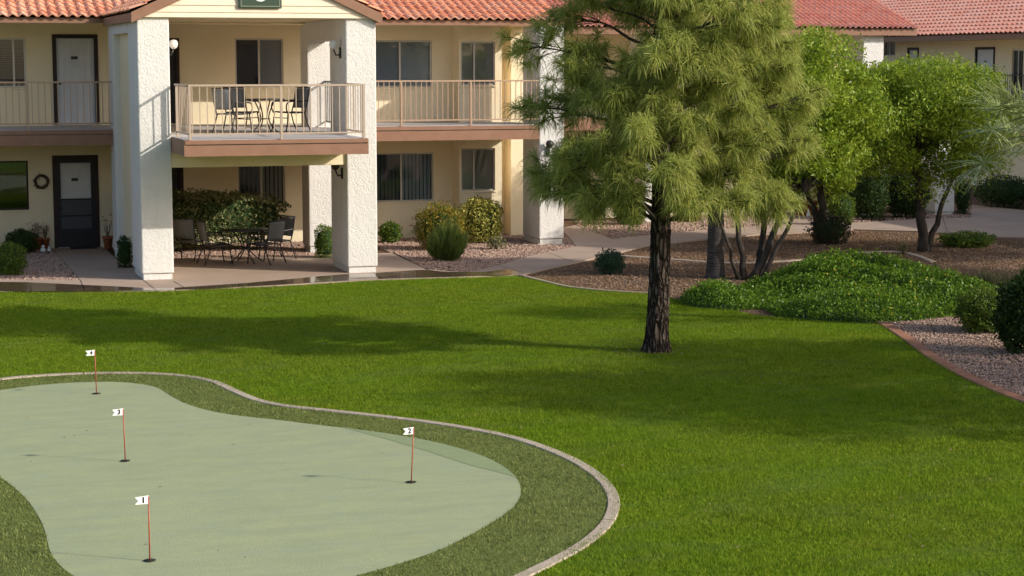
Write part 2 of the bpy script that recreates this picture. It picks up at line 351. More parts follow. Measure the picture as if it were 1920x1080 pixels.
# curb ring with joints
def ribbon(name, path, w, z0, z1, m, label, closed=False, joint=0, cat='kerb'):
    mb = MB(); n = len(path); L_, R_ = [], []
    for i in range(n):
        a = path[(i-1) % n] if (closed or i > 0) else path[0]; c = path[(i+1) % n] if (closed or i < n-1) else path[-1]
        dx, dy = c[0]-a[0], c[1]-a[1]; l = math.hypot(dx, dy) or 1; nx, ny = -dy/l*w/2, dx/l*w/2
        L_.append((path[i][0]+nx, path[i][1]+ny)); R_.append((path[i][0]-nx, path[i][1]-ny))
    acc = 0
    for i in range(n if closed else n-1):
        j = (i+1) % n; acc += math.hypot(path[j][0]-path[i][0], path[j][1]-path[i][1]); s = 1
        q = [L_[i], L_[j], R_[j], R_[i]]
        if joint and acc > joint:
            acc = 0; t = .02/max(math.hypot(path[j][0]-path[i][0], path[j][1]-path[i][1]), .05)
            lp = lambda a, b: (a[0]+(b[0]-a[0])*(1-t), a[1]+(b[1]-a[1])*(1-t))
            q = [L_[i], lp(L_[i], L_[j]), lp(R_[i], R_[j]), R_[i]]
        h = .012
        qi = [(a[0]*.93+b_[0]*.07, a[1]*.93+b_[1]*.07) for a, b_ in ((q[0], q[3]), (q[1], q[2]), (q[2], q[1]), (q[3], q[0]))]
        vs = [(x, y, z0) for x, y in q]+[(x, y, z1-h) for x, y in q]+[(x, y, z1) for x, y in qi]
        mb.add(vs, [(11, 10, 9, 8), (0, 1, 5, 4), (4, 5, 9, 8), (2, 3, 7, 6), (6, 7, 11, 10), (1, 2, 6, 5), (3, 0, 4, 7), (5, 6, 10, 9), (7, 4, 8, 11)])
    o = mb.build(name, m); tag(o, label, cat, kind='structure'); return o
ribbon('green_kerb', curb, .125, -.02, .022, M['curb'], 'pink concrete kerb curving around the putting green', True, 1.15)
ribbon('bed_kerb', spline(P([(975, 517), (1010, 526), (1060, 538), (1110, 544), (1160, 548), (1215, 551)]), m=4), .09, -.02, .03, M['conc'], 'thin concrete kerb between lawn and gravel bed')
ribbon('block_edging', spline(P([(1655, 606), (1700, 635), (1760, 678), (1830, 715), (1920, 752), (2080, 800)]), m=5), .2, -.02, .03, M['brick'], 'reddish block edging between lawn and gravel', joint=.3)
ribbon('sunlight_strip', spline(P([(1165, 481), (1250, 487), (1340, 493), (1430, 493), (1520, 487), (1600, 476), (1690, 474), (1750, 492)]), m=5), .14, -.02, .03, M['curb'], 'pale strip laid as a streak of sunlight across the shaded bed')  # pale ribbon stands in for a streak of sunlight between the shadows
# concrete: front walk, patio, door walk, winding path
CZ = .03
walk = MB()
pathpoly = P([(-500, 549), (-60, 549), (300, 548), (515, 538), (700, 527), (860, 522), (985, 516), (1040, 503), (1120, 485), (1212, 463), (1327, 450), (1427, 441), (1524, 437), (1600, 432), (1715, 435), (1775, 439), (1870, 446), (2100, 452),
     (2100, 400), (1920, 396), (1865, 390), (1822, 385), (1820, 410), (1740, 411), (1660, 416), (1590, 420), (1560, 404), (1450, 404), (1440, 424), (1325, 433), (1258, 438), (1147, 450), (1078, 424), (1052, 430), (1081, 464), (1000, 481), (935, 500), (880, 513), (800, 508), (713, 466)])
patio = [(pathpoly[-1][0], 41.6), (4.95, 41.6), (4.5, 41.6), (4.5, 45.0), (3.38, 45.0), G(150, 528), G(0, 527), G(-500, 529)]
walk.sheet(pathpoly+patio, -.05, CZ)
wo = walk.build('sidewalk', M['conc']); tag(wo, 'tan concrete walk, patio and winding path', 'sidewalk', kind='structure')
# scored joints as thin dark strips
jm = mat('joint_gap', (.08, .06, .05), .9)
mb = MB()
for a, b_ in [((151, 528), (158, 546)), ((269, 528), (292, 547)), ((325, 530), (350, 545)), ((700, 514), (716, 526)), ((795, 507), (850, 522)), ((931, 499), (985, 515)), ((1030, 477), (1075, 494)), ((1330, 433), (1345, 448)), ((1768, 411), (1776, 438)), ((1500, 405), (1440, 440))]:
    p, q = Vector(G(*a)), Vector(G(*b_)); d = (q-p).normalized(); n_ = Vector((-d.y, d.x))*.008
    mb.sheet([tuple(p+n_), tuple(q+n_), tuple(q-n_), tuple(p-n_)], CZ+.004)
tag(mb.build('pavement_joints', jm), 'dark scored joints across the concrete walk', 'joints', kind='structure')
wet = P([(-40, 534), (30, 532), (90, 534), (150, 537), (215, 540), (300, 544), (352, 541), (470, 533), (600, 521), (650, 517), (705, 514.5), (790, 509), (830, 512), (905, 513), (950, 508), (972, 513), (960, 517.5), (860, 521.5), (700, 526.4), (515, 537.3), (300, 547.3), (-40, 548.2)])
tag(MB().sheet(spline(wet, True, 3), CZ+.004).build('puddle', M['wet']), 'shallow water lying along the lawn edge of the walk', 'puddle', kind='structure')
# gravel beds
M['stone2'] = leafmat('shade_toned_stone', [(.12, .075, .05), (.21, .14, .10), (.33, .24, .18), (.18, .10, .045)], 0, .9, .1)  # darker copy of the gravel: tree shade and leaf-litter brown in the colours
def rocks(name, poly, n, s0, s1, label, z=.0, hfun=None, m='stone'):
    xs = [p[0] for p in poly]; ys = [p[1] for p in poly]
    x = rng.uniform(min(xs), max(xs), n); y = rng.uniform(min(ys), max(ys), n); k = inpoly(x, y, poly); x, y = x[k], y[k]; n = len(x)
    base = np.array([(1, 0, 0), (-1, 0, 0), (0, 1, 0), (0, -1, 0), (0, 0, 1), (0, 0, -1)], float)
    fc = np.array([(0, 2, 4), (2, 1, 4), (1, 3, 4), (3, 0, 4), (2, 0, 5), (1, 2, 5), (3, 1, 5), (0, 3, 5)])
    sz = rng.uniform(s0, s1, (n, 1, 1))*rng.uniform(.55, 1.1, (n, 1, 3)); sz[:, :, 2] *= .7
    a = rng.uniform(0, 6.28, n); ca, sa = np.cos(a), np.sin(a)
    v = base[None]*sz*rng.uniform(.75, 1.25, (n, 6, 1))+rng.normal(0, .15*s0, (n, 6, 3))
    vx = v[:, :, 0]*ca[:, None]-v[:, :, 1]*sa[:, None]+x[:, None]; vy = v[:, :, 0]*sa[:, None]+v[:, :, 1]*ca[:, None]+y[:, None]
    zz = z+rng.uniform(0, s0*.8, n)+(hfun(x, y) if hfun else 0)
    V = np.stack([vx, vy, v[:, :, 2]+zz[:, None]], -1).reshape(-1, 3)
    Fc = (fc[None]+6*np.arange(n)[:, None, None]).reshape(-1, 3)
    return tag(indexed(name, V, Fc, M[m]), label, 'gravel', kind='stuff')
bedA = [G(-200, 528), G(0, 527), G(148, 528), (3.36, 45.0), (-1, 45.0)]
rocks('gravel', bedA, 16000, .022, .05, 'pinkish river gravel beside the front door walk')
bedB = P([(716, 464), (800, 506), (880, 511), (935, 499), (1000, 480), (1079, 463), (1060, 440)])+[(15.0, 45.3), (9.2, 45.0)]
rocks('gravel', bedB, 22000, .022, .05, 'pinkish gravel bed of the shrubs between the two white columns')
rocks('gravel', [(4.9, 41.65), (9.3, 41.65), (9.3, 45.0), (4.9, 45.0)], 7000, .02, .045, 'gravel strip under the hedge behind the patio')
bedC = P([(1660, 604), (1700, 632), (1760, 674), (1830, 711), (1925, 745), (2050, 780), (2050, 560), (1830, 560), (1700, 590)])
rocks('gravel', bedC, 60000, .012, .03, 'pink gravel right of the lawn inside the block edging')
bedD = P([(1080, 424), (1147, 448), (1258, 437), (1325, 432), (1440, 422), (1445, 402), (1080, 412)])
rocks('gravel', bedD, 9000, .025, .055, 'gravel bed in front of the far wall behind the pine')
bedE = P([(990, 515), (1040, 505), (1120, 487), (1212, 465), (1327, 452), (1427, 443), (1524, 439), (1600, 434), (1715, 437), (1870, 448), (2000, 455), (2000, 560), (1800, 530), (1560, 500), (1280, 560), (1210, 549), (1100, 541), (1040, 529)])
rocks('gravel', bedE, 60000, .012, .034, 'brown gravel and leaf litter under the trees, shade mixed into its colour', m='stone2')
bedF = P([(1590, 419), (1660, 415), (1740, 410), (1820, 409), (1822, 386), (1560, 388)])
rocks('gravel', bedF, 7000, .03, .06, 'grey gravel beyond the path under the far hedges')

# grass blades
def blades(name, inside, outside, n, h, w, m, label, z=.004, lim=(14.5, 38)):
    f = np.sqrt(rng.uniform(lim[0]**1.4, lim[1]**1.4, n)**(2/1.4)); l = rng.uniform(-1, 1, n)*(f*.2667+.6)+0
    x = math.sin(PS)*f+math.cos(PS)*l; y = math.cos(PS)*f-math.sin(PS)*l
    k = inpoly(x, y, inside)
    if outside: k &= ~inpoly(x, y, outside)
    x, y = x[k], y[k]; n = len(x); a = rng.uniform(0, 6.28, n); hh = h*rng.uniform(.5, 1.15, n); ww = w*rng.uniform(.7, 1.2, n)
    hh *= 1+.25*np.sin(x*2.1+np.sin(y*1.7)*1.5)*np.sin(y*1.9+x*.7)
    b = rng.normal(0, .45, (n, 2))*hh[:, None]
    V = np.empty((n, 3, 3)); dx, dy = np.cos(a)*ww/2, np.sin(a)*ww/2
    V[:, 0] = np.stack([x-dx, y-dy, np.full(n, z)], -1); V[:, 1] = np.stack([x+dx, y+dy, np.full(n, z)], -1)
    V[:, 2] = np.stack([x+b[:, 0], y+b[:, 1], z+hh], -1)
    return tag(quads(name, V, m, k=3), label, 'grass', kind='stuff')
blades('grass', lawn, curb, 1100000, .036, .010, M['blade'], 'short green grass blades of the lawn')
blades('grass', curb, green, 300000, .028, .011, M['fblade'], 'coarse turf pile ringing the putting green', .008, (14.5, 28))

# ------------------------------------------------------------------ building pieces
def wall_open(name, x0, x1, z0, z1, y, th, ops, m, parent):
    xs = sorted({x0, x1, *[a for o_ in ops for a in o_[:2]]}); zs = sorted({z0, z1, *[a for o_ in ops for a in o_[2:]]})
    mb = MB(); inside = lambda cx, cz: any(a < cx < b_ and c < cz < d for a, b_, c, d in ops)
    for i in range(len(xs)-1):
        for j in range(len(zs)-1):
            if not inside((xs[i]+xs[i+1])/2, (zs[j]+zs[j+1])/2):
                a, b_, c, d = xs[i], xs[i+1], zs[j], zs[j+1]
                mb.add([(a, y, c), (b_, y, c), (b_, y, d), (a, y, d)], [(0, 1, 2, 3)])
    for a, b_, c, d in ops:
        v = [(a, y, c), (b_, y, c), (b_, y, d), (a, y, d)]; w = [(q[0], y+th, q[2]) for q in v]
        mb.add(v+w, [(0, 4, 5, 1), (1, 5, 6, 2), (2, 6, 7, 3), (3, 7, 4, 0)])
    mb.add([(x0, y, z0), (x0, y, z1), (x0, y+th, z1), (x0, y+th, z0)], [(0, 1, 2, 3)]); mb.add([(x1, y, z0), (x1, y+th, z0), (x1, y+th, z1), (x1, y, z1)], [(0, 1, 2, 3)])
    return mb.build(name, m, parent)
def rect_frame(mb, a, b_, c, d, y0, y1, w):
    mb.box(a, b_, y0, y1, d-w, d); mb.box(a, b_, y0, y1, c, c+w); mb.box(a, a+w, y0, y1, c+w, d-w); mb.box(b_-w, b_, y0, y1, c+w, d-w)
def window(parent, a, b_, c, d, y, left='dark', right='blind', split=.5, sash=True, frame='alu'):
    f = MB(); rect_frame(f, a+.002, b_-.002, c+.002, d-.002, y+.035, y+.09, .035)
    mx_ = a+(b_-a)*split
    if sash: f.box(mx_-.022, mx_+.022, y+.03, y+.085, c+.035, d-.035)
    fo = f.build('window', M[frame], parent)
    s = MB().box(a-.03, b_+.03, y-.03, y-.002, c-.045, c-.004); s.build('sill', M['cream'], fo, .008)
    MB().box(a+.035, mx_-.02, y+.06, y+.066, c+.035, d-.035).build('pane', M['glass'], fo)
    MB().box(mx_+.02, b_-.035, y+.06, y+.066, c+.035, d-.035).build('pane', M['glass'], fo)
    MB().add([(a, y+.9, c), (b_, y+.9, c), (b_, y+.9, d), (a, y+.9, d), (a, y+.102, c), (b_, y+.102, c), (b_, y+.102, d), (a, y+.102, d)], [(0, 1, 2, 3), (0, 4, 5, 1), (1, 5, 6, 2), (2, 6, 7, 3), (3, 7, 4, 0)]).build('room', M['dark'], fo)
    for (p, q, st) in ((a+.035, mx_-.02, left), (mx_+.02, b_-.035, right)):
        mb = MB()
        if st in ('blind', 'vdark'):
            n = int((q-p)/.085)
            for i in range(n):
                x = p+(i+.5)*(q-p)/n; t = .032
                mb.add([(x-t, y+.16, c), (x+t, y+.125, c), (x+t, y+.125, d), (x-t, y+.16, d)], [(0, 1, 2, 3)])
            mb.build('blind', M['blind' if st == 'blind' else 'blindd'], fo)
        elif st == 'hblind':
            n = int((d-c)/.045)
            for i in range(n):
                z = c+(i+.5)*(d-c)/n
                mb.add([(p, y+.13, z-.012), (q, y+.13, z-.012), (q, y+.16, z+.014), (p, y+.16, z+.014)], [(0, 1, 2, 3)])
            mb.build('blind', M['blindd'], fo)
        elif st == 'shade':
            mb.box(p, q, y+.1025, y+.107, c+.02, d-.002).build('shade', M['blind'], fo)
        elif st == 'frost':
            mb.box(p, q, y+.1025, y+.106, c+.002, d-.002).build('screen', M['frost'], fo)
    return fo
def door(parent, a, b_, c, d, y, screen=False, blank=False):
    f = MB(); w = .09
    f.box(a, b_, y-.03, y+.06, d-w, d); f.box(a, a+w, y-.03, y+.06, c, d-w); f.box(b_-w, b_, y-.03, y+.06, c, d-w)
    do = f.build('door', M['darkbrown'], parent, .006)
    if blank:
        MB().box(a+w, b_-w, y+.03, y+.05, c, d-w).build('screen', M['screen'], do); return do
    lf = MB().box(a+w, b_-w, y+.03, y+.07, c+.03, d-w)
    n = 5
    for i in range(n):      # shallow vertical boards
        p = a+w+.05+i*(b_-a-2*w-.1)/n; q = p+(b_-a-2*w-.1)/n-.018
        lf.box(p, q, y+.022, y+.0295, c+.12, d-w-.1)
    lf.build('door_leaf', M['door'], do)
    MB().box(a+w, b_-w, y-.05, y+.028, c, c+.035).build('threshold', M['signwhite'], do)
    z = c+(d-c)*.74; xm = (a+b_)/2-.02
    MB().box(xm-.075, xm+.075, y+.010, y+.0215, z-.035, z+.035).build('number_plate', M['iron'], do)
    MB().lathe([(.001, -.03), (.03, -.03), (.034, 0), (.02, .03), (.001, .03)], 12, (a+w+.06, y-.005, c+.95)).build('handle', M['iron'], do)
    if screen:
        s = MB(); rect_frame(s, a+w, b_-w, c+.04, d-w, y-.02, y+.005, .085)
        for z_ in (c+.04+.40, c+.04+.72, c+.04+1.10): s.box(a+w+.085, b_-w-.085, y-.018, y+.002, z_-.018, z_+.018)
        s.box(a+w+.085, b_-w-.085, y-.016, y+.0, c+.125, c+.42)
        sd = s.build('screen_door', M['screen'], do)
        MB().box(a+w+.085, b_-w-.085, y-.008, y-.004, c+.458, c+1.122).build('screen_mesh', mat('insect_screen', (.06, .06, .07), .5, .4), sd)
    return do
def railing(parent, p0, p1, zb, zt, name='railing', posts=(), drop=0, m='rail', sp=.14):
    p0, p1 = Vector((*p0, 0)), Vector((*p1, 0)); d = p1-p0; L_ = d.length; d.normalize(); n_ = Vector((-d.y, d.x, 0))
    mb = MB()
    def bar(s0, s1, z0, z1, w):
        a, b_ = p0+d*s0, p0+d*s1; q = [a-n_*w, b_-n_*w, b_+n_*w, a+n_*w]
        mb.add([(v.x, v.y, z0) for v in q]+[(v.x, v.y, z1) for v in q], [(0, 3, 2, 1), (4, 5, 6, 7), (0, 1, 5, 4), (1, 2, 6, 5), (2, 3, 7, 6), (3, 0, 4, 7)])
    bar(0, L_, zt-.035, zt, .022); bar(0, L_, zb, zb+.03, .014)
    k = int(L_/sp)
    for i in range(k): s = (i+.5)*L_/k; bar(s-.008, s+.008, zb+.03, zt-.035, .008)
    ro = mb.build(name, M[m], parent)
    for s in posts:
        mb = MB(); bar(s-.022, s+.022, zb-.1-drop, zt-.036, .026); mb.build('post', M[m], ro)
    return ro
def tile_roof(name, O, U, V, w, l, m, parent, pw=.21, ph=.34, amp=.045, clip=None, seg=6):
    # O eave corner, U along the eave, V up the slope, w width, l slope length
    O, U, V = Vector(O), Vector(U).normalized(), Vector(V).normalized(); Nn = U.cross(V).normalized()
    if Nn.z < 0: Nn = -Nn
    nu = int(w/pw); nv = int(math.ceil(l/ph)); vs = []; fs = []; uvs = []
    prof = [(t/seg, amp*(math.sin(math.pi*min(t/seg/.62, 1)) if t/seg < .62 else -.25*math.sin(math.pi*(t/seg-.62)/.38))) for t in range(seg+1)]
    for j in range(nv):
        for i in range(nu):
            if clip and not clip((i+.5)*pw, (j+.5)*ph): continue
            ju = random.uniform(-.006, .006); jv = random.uniform(-.012, .012); jz = random.uniform(0, .006)
            b0 = len(vs)
            for t, h in prof:
                u = (i+t*1.02)*pw+ju
                lo, hi = j*ph-.03+jv, (j+1)*ph
                vs.append(O+U*u+V*lo+Nn*(h+.032+jz)); vs.append(O+U*u+V*hi+Nn*(h+.0))
                vs.append(O+U*u+V*(lo+.004)+Nn*(h+.008+jz))
            for t in range(seg):
                a = b0+t*3; c = a+3
                fs.append((a, c, c+1, a+1)); uvs += [(i+.5, j+.5)]*4
                fs.append((a+2, c+2, c, a)); uvs += [(i+.5, j+.5)]*4
    Va = np.array([tuple(v) for v in vs]); o = indexed(name, Va, np.array(fs), m, parent, False)
    uvl = o.data.uv_layers.new(name='tiles'); uvl.data.foreach_set('uv', np.array(uvs, dtype=np.float32).reshape(-1))
    return o

# ------------------------------------------------------------------ main building
FL2 = 2.85; CE = 5.10
A = thing('apartment_building', 'two storey cream stucco building with orange tile roof and white columned porch', 'building', (0, 0, 0))
opsA = [(1.0, 2.9, 3.70, 4.81), (3.49, 4.51, FL2, 4.90), (5.5, 6.36, FL2, 4.82), (7.66, 8.80, 3.69, 4.82), (10.85, 12.43, 3.67, 4.79),
        (.9, 2.88, .92, 2.04), (3.42, 4.45, 0, 2.15), (5.5, 6.40, 0, 2.05), (7.68, 8.80, .89, 1.95), (10.85, 12.46, .91, 2.09)]
wall_open('wall', -6, 12.99, 0, 5.3, W, .1, opsA, M['cream'], A)
S2 = 44.5
w2 = [(FY(864, 78, S2)[0], FY(928, 78, S2)[0], FY(890, 160, S2)[1], FY(890, 78, S2)[1]), (FY(864, 78, S2)[0], FY(928, 78, S2)[0], FY(890, 358, S2)[1], FY(890, 278, S2)[1])]
sx0, sx1 = FY(861, 200, S2)[0], FY(941, 200, S2)[0]
wall_open('wall', sx0, sx1, 0, 5.3, S2, .1, w2, M['cream'], A)
MB().box(sx0, sx1-.001, S2+.1, W+.6, 0, 5.29).box(sx1-.3, 14.9, W+.5, W+.6, 0, 5.3).box(FY(958, 200, 45.0)[0], 14.95, 45.0, W+.49, 0, 5.3).build('wall', M['cream'], A)
MB().box(-6, 14.3, W+1.2, W+9, 0, 5.3).build('inner_walls', M['cream'], A)
for a in opsA[5:]: pass
window(A, *opsA[0], W, 'hblind', 'hblind', .86); door(A, *opsA[1], W); door(A, *opsA[2], W, blank=True)
window(A, *opsA[3], W, 'vdark0', 'frost'); window(A, *opsA[4], W, 'frost', 'shade')
window(A, *opsA[5], W, 'none', 'none', .5, False, 'darkbrown'); door(A, *opsA[6], W, True); door(A, *opsA[7], W, blank=True)
window(A, *opsA[8], W, 'vdark', 'blind'); window(A, *opsA[9], W, 'vdark', 'blind')
window(A, *w2[0], S2, 'none', 'none', .4); window(A, *w2[1], S2, 'none', 'shade', .38)
# columns
def column(x0, x1, y0, y1, z1, plinth=True, parent=A, z0=0):
    c = MB().box(x0, x1, y0, y1, z0, z1).build('column', M['white'], parent, .025)
    if plinth: MB().box(x0+.03, x1-.03, y0+.03, y1-.03, 0, .14).build('plinth', M['white'], c)
    return c
column(4.53, 5.15, T, T+1.5, CE+.05, z0=.15); column(8.65, 9.27, T, T+1.5, CE+.05, z0=.15)
column(8.80, 9.40, 42.3, 43.05, CE, z0=.15); column(4.53, 5.1, 42.1, 43.0, CE, z0=.15)
column(14.30, 14.91, 42.45, 43.7, CE, z0=.15)
MB().box(4.68, 5.0, T+1.5, 42.1, 0, 4.86).build('wall', M['cream'], A); MB().box(4.53, 5.1, T+1.5, 42.1, 4.86, CE).build('lintel', M['white'], A)
# decks
MB().box(-6, 14.3, D+.05, W-.001, 2.55, FL2-.02).box(5.17, 8.64, 36.12, D+.049, 2.56, FL2-.021).box(8.64, 9.27, T+1.5, D+.049, 2.56, FL2-.022).build('walkway_deck', M['deck'], A)
MB().box(-6, 14.3, D+.06, W-.002, 2.53, 2.549).build('soffit', M['ceil'], A)
def fascia(x0, x1, y, z0, z1):
    mb = MB().box(x0, x1, y, y+.045, z0, z0+(z1-z0)*.68).box(x0, x1, y-.012, y+.045, z0+(z1-z0)*.68+.02, z1); return mb.build('fascia', M['brown'], A)
fascia(-6, 4.53, D, 2.49, FL2-.035); fascia(9.40, 14.3, D, 2.49, FL2-.035)
fascia(5.17, 8.66, 36.05, 2.52, FL2-.03)
MB().box(5.15, 5.17, 36.05, T, 2.52, FL2-.03).build('fascia', M['brown'], A); MB().box(8.66, 8.68, 36.05, T-.002, 2.52, FL2-.03).build('fascia', M['brown'], A)
MB().box(5.15, 8.65, T+.06, T+.4, 2.22, 2.555).build('beam', M['cream'], A, .01)
MB().box(5.15, 8.65, 42.35, 42.6, 2.25, 2.525).build('beam', M['cream'], A)
MB().box(8.78, 9.22, T+1.5, 42.3, 4.72, CE+.05).build('lintel', M['white'], A)
MB().box(8.7, 9.2, T+1.5, 42.3, 2.3, 2.54).build('beam', M['cream'], A)
# railings
RT, RB = 3.86, 2.94
railing(A, (-6, D+.04), (4.53, D+.04), RB, RT, posts=(6.2, 8.75), drop=.35, sp=.135)
railing(A, (9.40, D+.04), (14.3, D+.04), RB, RT, posts=(1.6, 3.25), drop=.35, sp=.125)
railing(A, (5.25, 36.1), (8.62, 36.1), RB-.02, RT, posts=(.02, 1.75, 3.35), sp=.135, m='white_rail')
railing(A, (5.25, 36.13), (5.25, T), RB-.02, RT, sp=.2, posts=(1.5,), m='white_rail'); railing(A, (8.62, 36.13), (8.62, T), RB-.02, RT, sp=.19, posts=(), m='white_rail')
railing(A, (9.2, T+1.5), (9.2, 42.3), RB, RT, m='iron', sp=.16)
# ceilings and roof
EY = 43.0; EZ = 5.13; PT = .33; up = Vector((0, 1, PT)).normalized()
MB().box(-6, 14.95, EY+.02, W+.4, CE+.03, CE+.06).build('ceiling', M['ceil'], A)
MB().box(4.5, 9.3, T+.1, EY+.019, CE+.06, CE+.09).build('ceiling', M['ceil'], A)
MB().box(-6, 4.42, EY-.03, EY+.015, EZ-.015, EZ+.10).build('fascia', M['brown'], A); MB().box(9.34, 15.1, EY-.03, EY+.015, EZ-.015, EZ+.10).build('fascia', M['brown'], A)
MB().add([(-6, EY-.02, EZ+.1), (15.1, EY-.02, EZ+.1), (15.1, EY+8, EZ+.1+8*PT), (-6, EY+8, EZ+.1+8*PT), (-6, EY+14, EZ-.9), (15.1, EY+14, EZ-.9)], [(0, 1, 2, 3), (3, 2, 5, 4)]).build('roof_sheathing', M['darkbrown'], A)
tile_roof('roof', (-.5, EY-.1, EZ+.115), (1, 0, 0), (0, 1, PT), 15.7, 6.3, M['tile'], A)
# tower gable roof
GX, GZ, EX0, EX1, FYY = 6.9, 6.28, 4.42, 9.38, T-.12
sl_ = (GZ-5.14)/(GX-EX0)
for sgn, ex in ((1, EX0), (-1, EX1)):
    L_ = math.hypot(GX-EX0, GZ-5.14)+.05
    w_ = 9.5
    org = (ex, FYY-.02, 5.26) if sgn == 1 else (ex, FYY-.02+w_, 5.26)
    tile_roof('roof', org, (0, sgn, 0), (sgn, 0, sl_), w_, L_+.02, M['tile'], A)
    # rake board and eave board
    x0, x1 = ex, GX
    MB().add([(x0, FYY, 5.03), (x1, FYY, GZ-.09), (x1, FYY, GZ+.10), (x0, FYY, 5.23), (x0, FYY+.05, 5.03), (x1, FYY+.05, GZ-.09), (x1, FYY+.05, GZ+.10), (x0, FYY+.05, 5.23)],
             [(0, 1, 2, 3), (4, 7, 6, 5), (0, 4, 5, 1), (3, 2, 6, 7), (0, 3, 7, 4)]).build('rake_board', M['brown'], A)
    MB().box(min(ex, ex+sgn*.04), max(ex, ex+sgn*.04), FYY+.052, EY-.04, 5.06, 5.22).build('fascia', M['brown'], A)
    MB().add([(ex, FYY+.05, 5.235), (GX, FYY+.05, GZ+.12), (GX, 48, GZ+.12), (ex, 48, 5.235)], [(0, 1, 2, 3)]).build('roof_sheathing', M['darkbrown'], A)
sd = MB(); z = 5.14; i = 0
while z < GZ-.1:
    z1 = min(z+(.135 if i else .10), GZ); i += 1
    def xr(zz): t = (zz-5.06)/sl_; return EX0+max(t, 0)+.0, EX1-max(t, 0)-.0
    a0, b0 = xr(z); a1, b1 = xr(z1)
    if b1 <= a1: break
    y0 = T-.045; sd.add([(a0, y0-.018, z), (b0, y0-.018, z), (b1, y0, z1), (a1, y0, z1), (a0, y0+.02, z), (b0, y0+.02, z)], [(0, 1, 2, 3), (4, 5, 1, 0)]); z = z1
sd.build('gable_siding', M['siding'], A)
MB().box(4.5, 9.3, T-.02, T+.16, CE+.03, CE+.058).build('beam', M['siding'], A)
for (x, y, z, sx) in ((8.65, T+.45, 4.55, -1), (8.65, T+.4, 2.12, -1), (5.15, T+.5, 4.55, 1), (14.5, 42.45, 2.3, 0)):
    d = (sx, 0) if sx else (0, -1)
    lo = MB().tube([(x, y, z-.12), (x+d[0]*.10, y+d[1]*.10, z-.14), (x+d[0]*.15, y+d[1]*.15, z-.02)], .016).box(x-.03 if sx else x-.04, x+.03 if sx else x+.04, y-.04, y+.04, z-.2, z+.02).build('wall_lamp', M['iron'], A)
    MB().lathe([(.03, -.02), (.075, .02), (.09, .08), (.075, .14), (.02, .17)], 16, (x+d[0]*.15, y+d[1]*.15, z)).build('globe', M['globe'] if z > 3 else M['iron'], lo)
# building sign
sg = thing('building_sign', 'dark green square plaque with pale numeral on the lap-sided gable', 'sign', (6.925, T-.08, 5.32))
MB().box(-.425, .425, -.03, .0, 0, .62).build('board', M['signgreen'], sg, .02)
rm = MB(); rect_frame(rm, -.39, .39, .03, .59, -.036, -.031, .02); rm.build('border', M['signrim'], sg)
def text_mesh(s, size, name, m, parent, ext=.003):
    cu = bpy.data.curves.new(name, 'FONT'); cu.body = s; cu.size = size; cu.align_x = 'CENTER'; cu.align_y = 'CENTER'; cu.extrude = ext; cu.offset = size*.03
    t = bpy.data.objects.new(name, cu); me = bpy.data.meshes.new_from_object(t); bpy.data.objects.remove(t)
    o = link(name, me, m, parent); me.materials.clear(); me.materials.append(m); o.rotation_euler = (R(90), 0, 0); return o
nm = text_mesh('8', .5, 'numeral', M['signwhite'], sg); nm.location = (0, -.035, .30)

# wreath, mat
def wreath():
    o = thing('wreath', 'round brown dried wreath hung on the wall beside the lower door', 'wreath', (3.17, W-.03, 1.56))
    MB().tube([(.14*math.cos(t), 0, .14*math.sin(t)) for t in np.linspace(0, 2*math.pi, 24)[:-1]], .032, 7, closed=True).build('ring', M['twig'], o)
    n = 260; t = rng.uniform(0, 6.28, n); r = .14+rng.normal(0, .022, n); c = np.stack([r*np.cos(t), -np.abs(rng.normal(0, .025, n)), r*np.sin(t)], -1)
    a, b = rdir(n)*.026, rdir(n)*.018; quads('leaves', np.stack([c-a, c-b, c+a, c+b], 1), leafmat('wreath_leaf', [(.05, .02, .015), (.12, .05, .03), (.3, .22, .16)], .1), o)
wreath()
tag(MB().box(3.75, 4.35, 44.55, 44.95, CZ, CZ+.02).build('door_mat', mat('mat_dark', (.03, .03, .035), .95)), 'dark mat on the walk before the lower door', 'door mat')

# ------------------------------------------------------------------ far buildings
def simple_railing(parent, p0, p1): return railing(parent, p0, p1, RB, RT, m='darkbrown', sp=.14)
B = thing('apartment_building', 'cream building behind the round green tree, tile roof ending in a sharp corner', 'building')
BE = 47.4; BW = 49.5
bx1 = FY(1719, 50, BE)[0]; bz = FY(1600, 55, BE)[1]
MB().box(15.5, bx1-.9, BW, BW+7, 0, 5.3).build('wall', M['cream'], B)
MB().box(15.2, bx1-.02, BE+.02, BW+.3, bz-.13, bz-.10).build('ceiling', M['ceil'], B)
MB().box(15.2, bx1, BE-.03, BE+.02, bz-.16, bz+.02).build('fascia', M['brown'], B)
MB().add([(15.2, BE-.02, bz+.02), (bx1, BE-.02, bz+.02), (bx1, BE+8, bz+.02+8*PT), (15.2, BE+8, bz+.02+8*PT), (bx1, BE+8, bz-.2), (bx1, BE, bz-.1)], [(0, 1, 2, 3), (1, 5, 4, 2)]).build('roof_sheathing', M['darkbrown'], B)
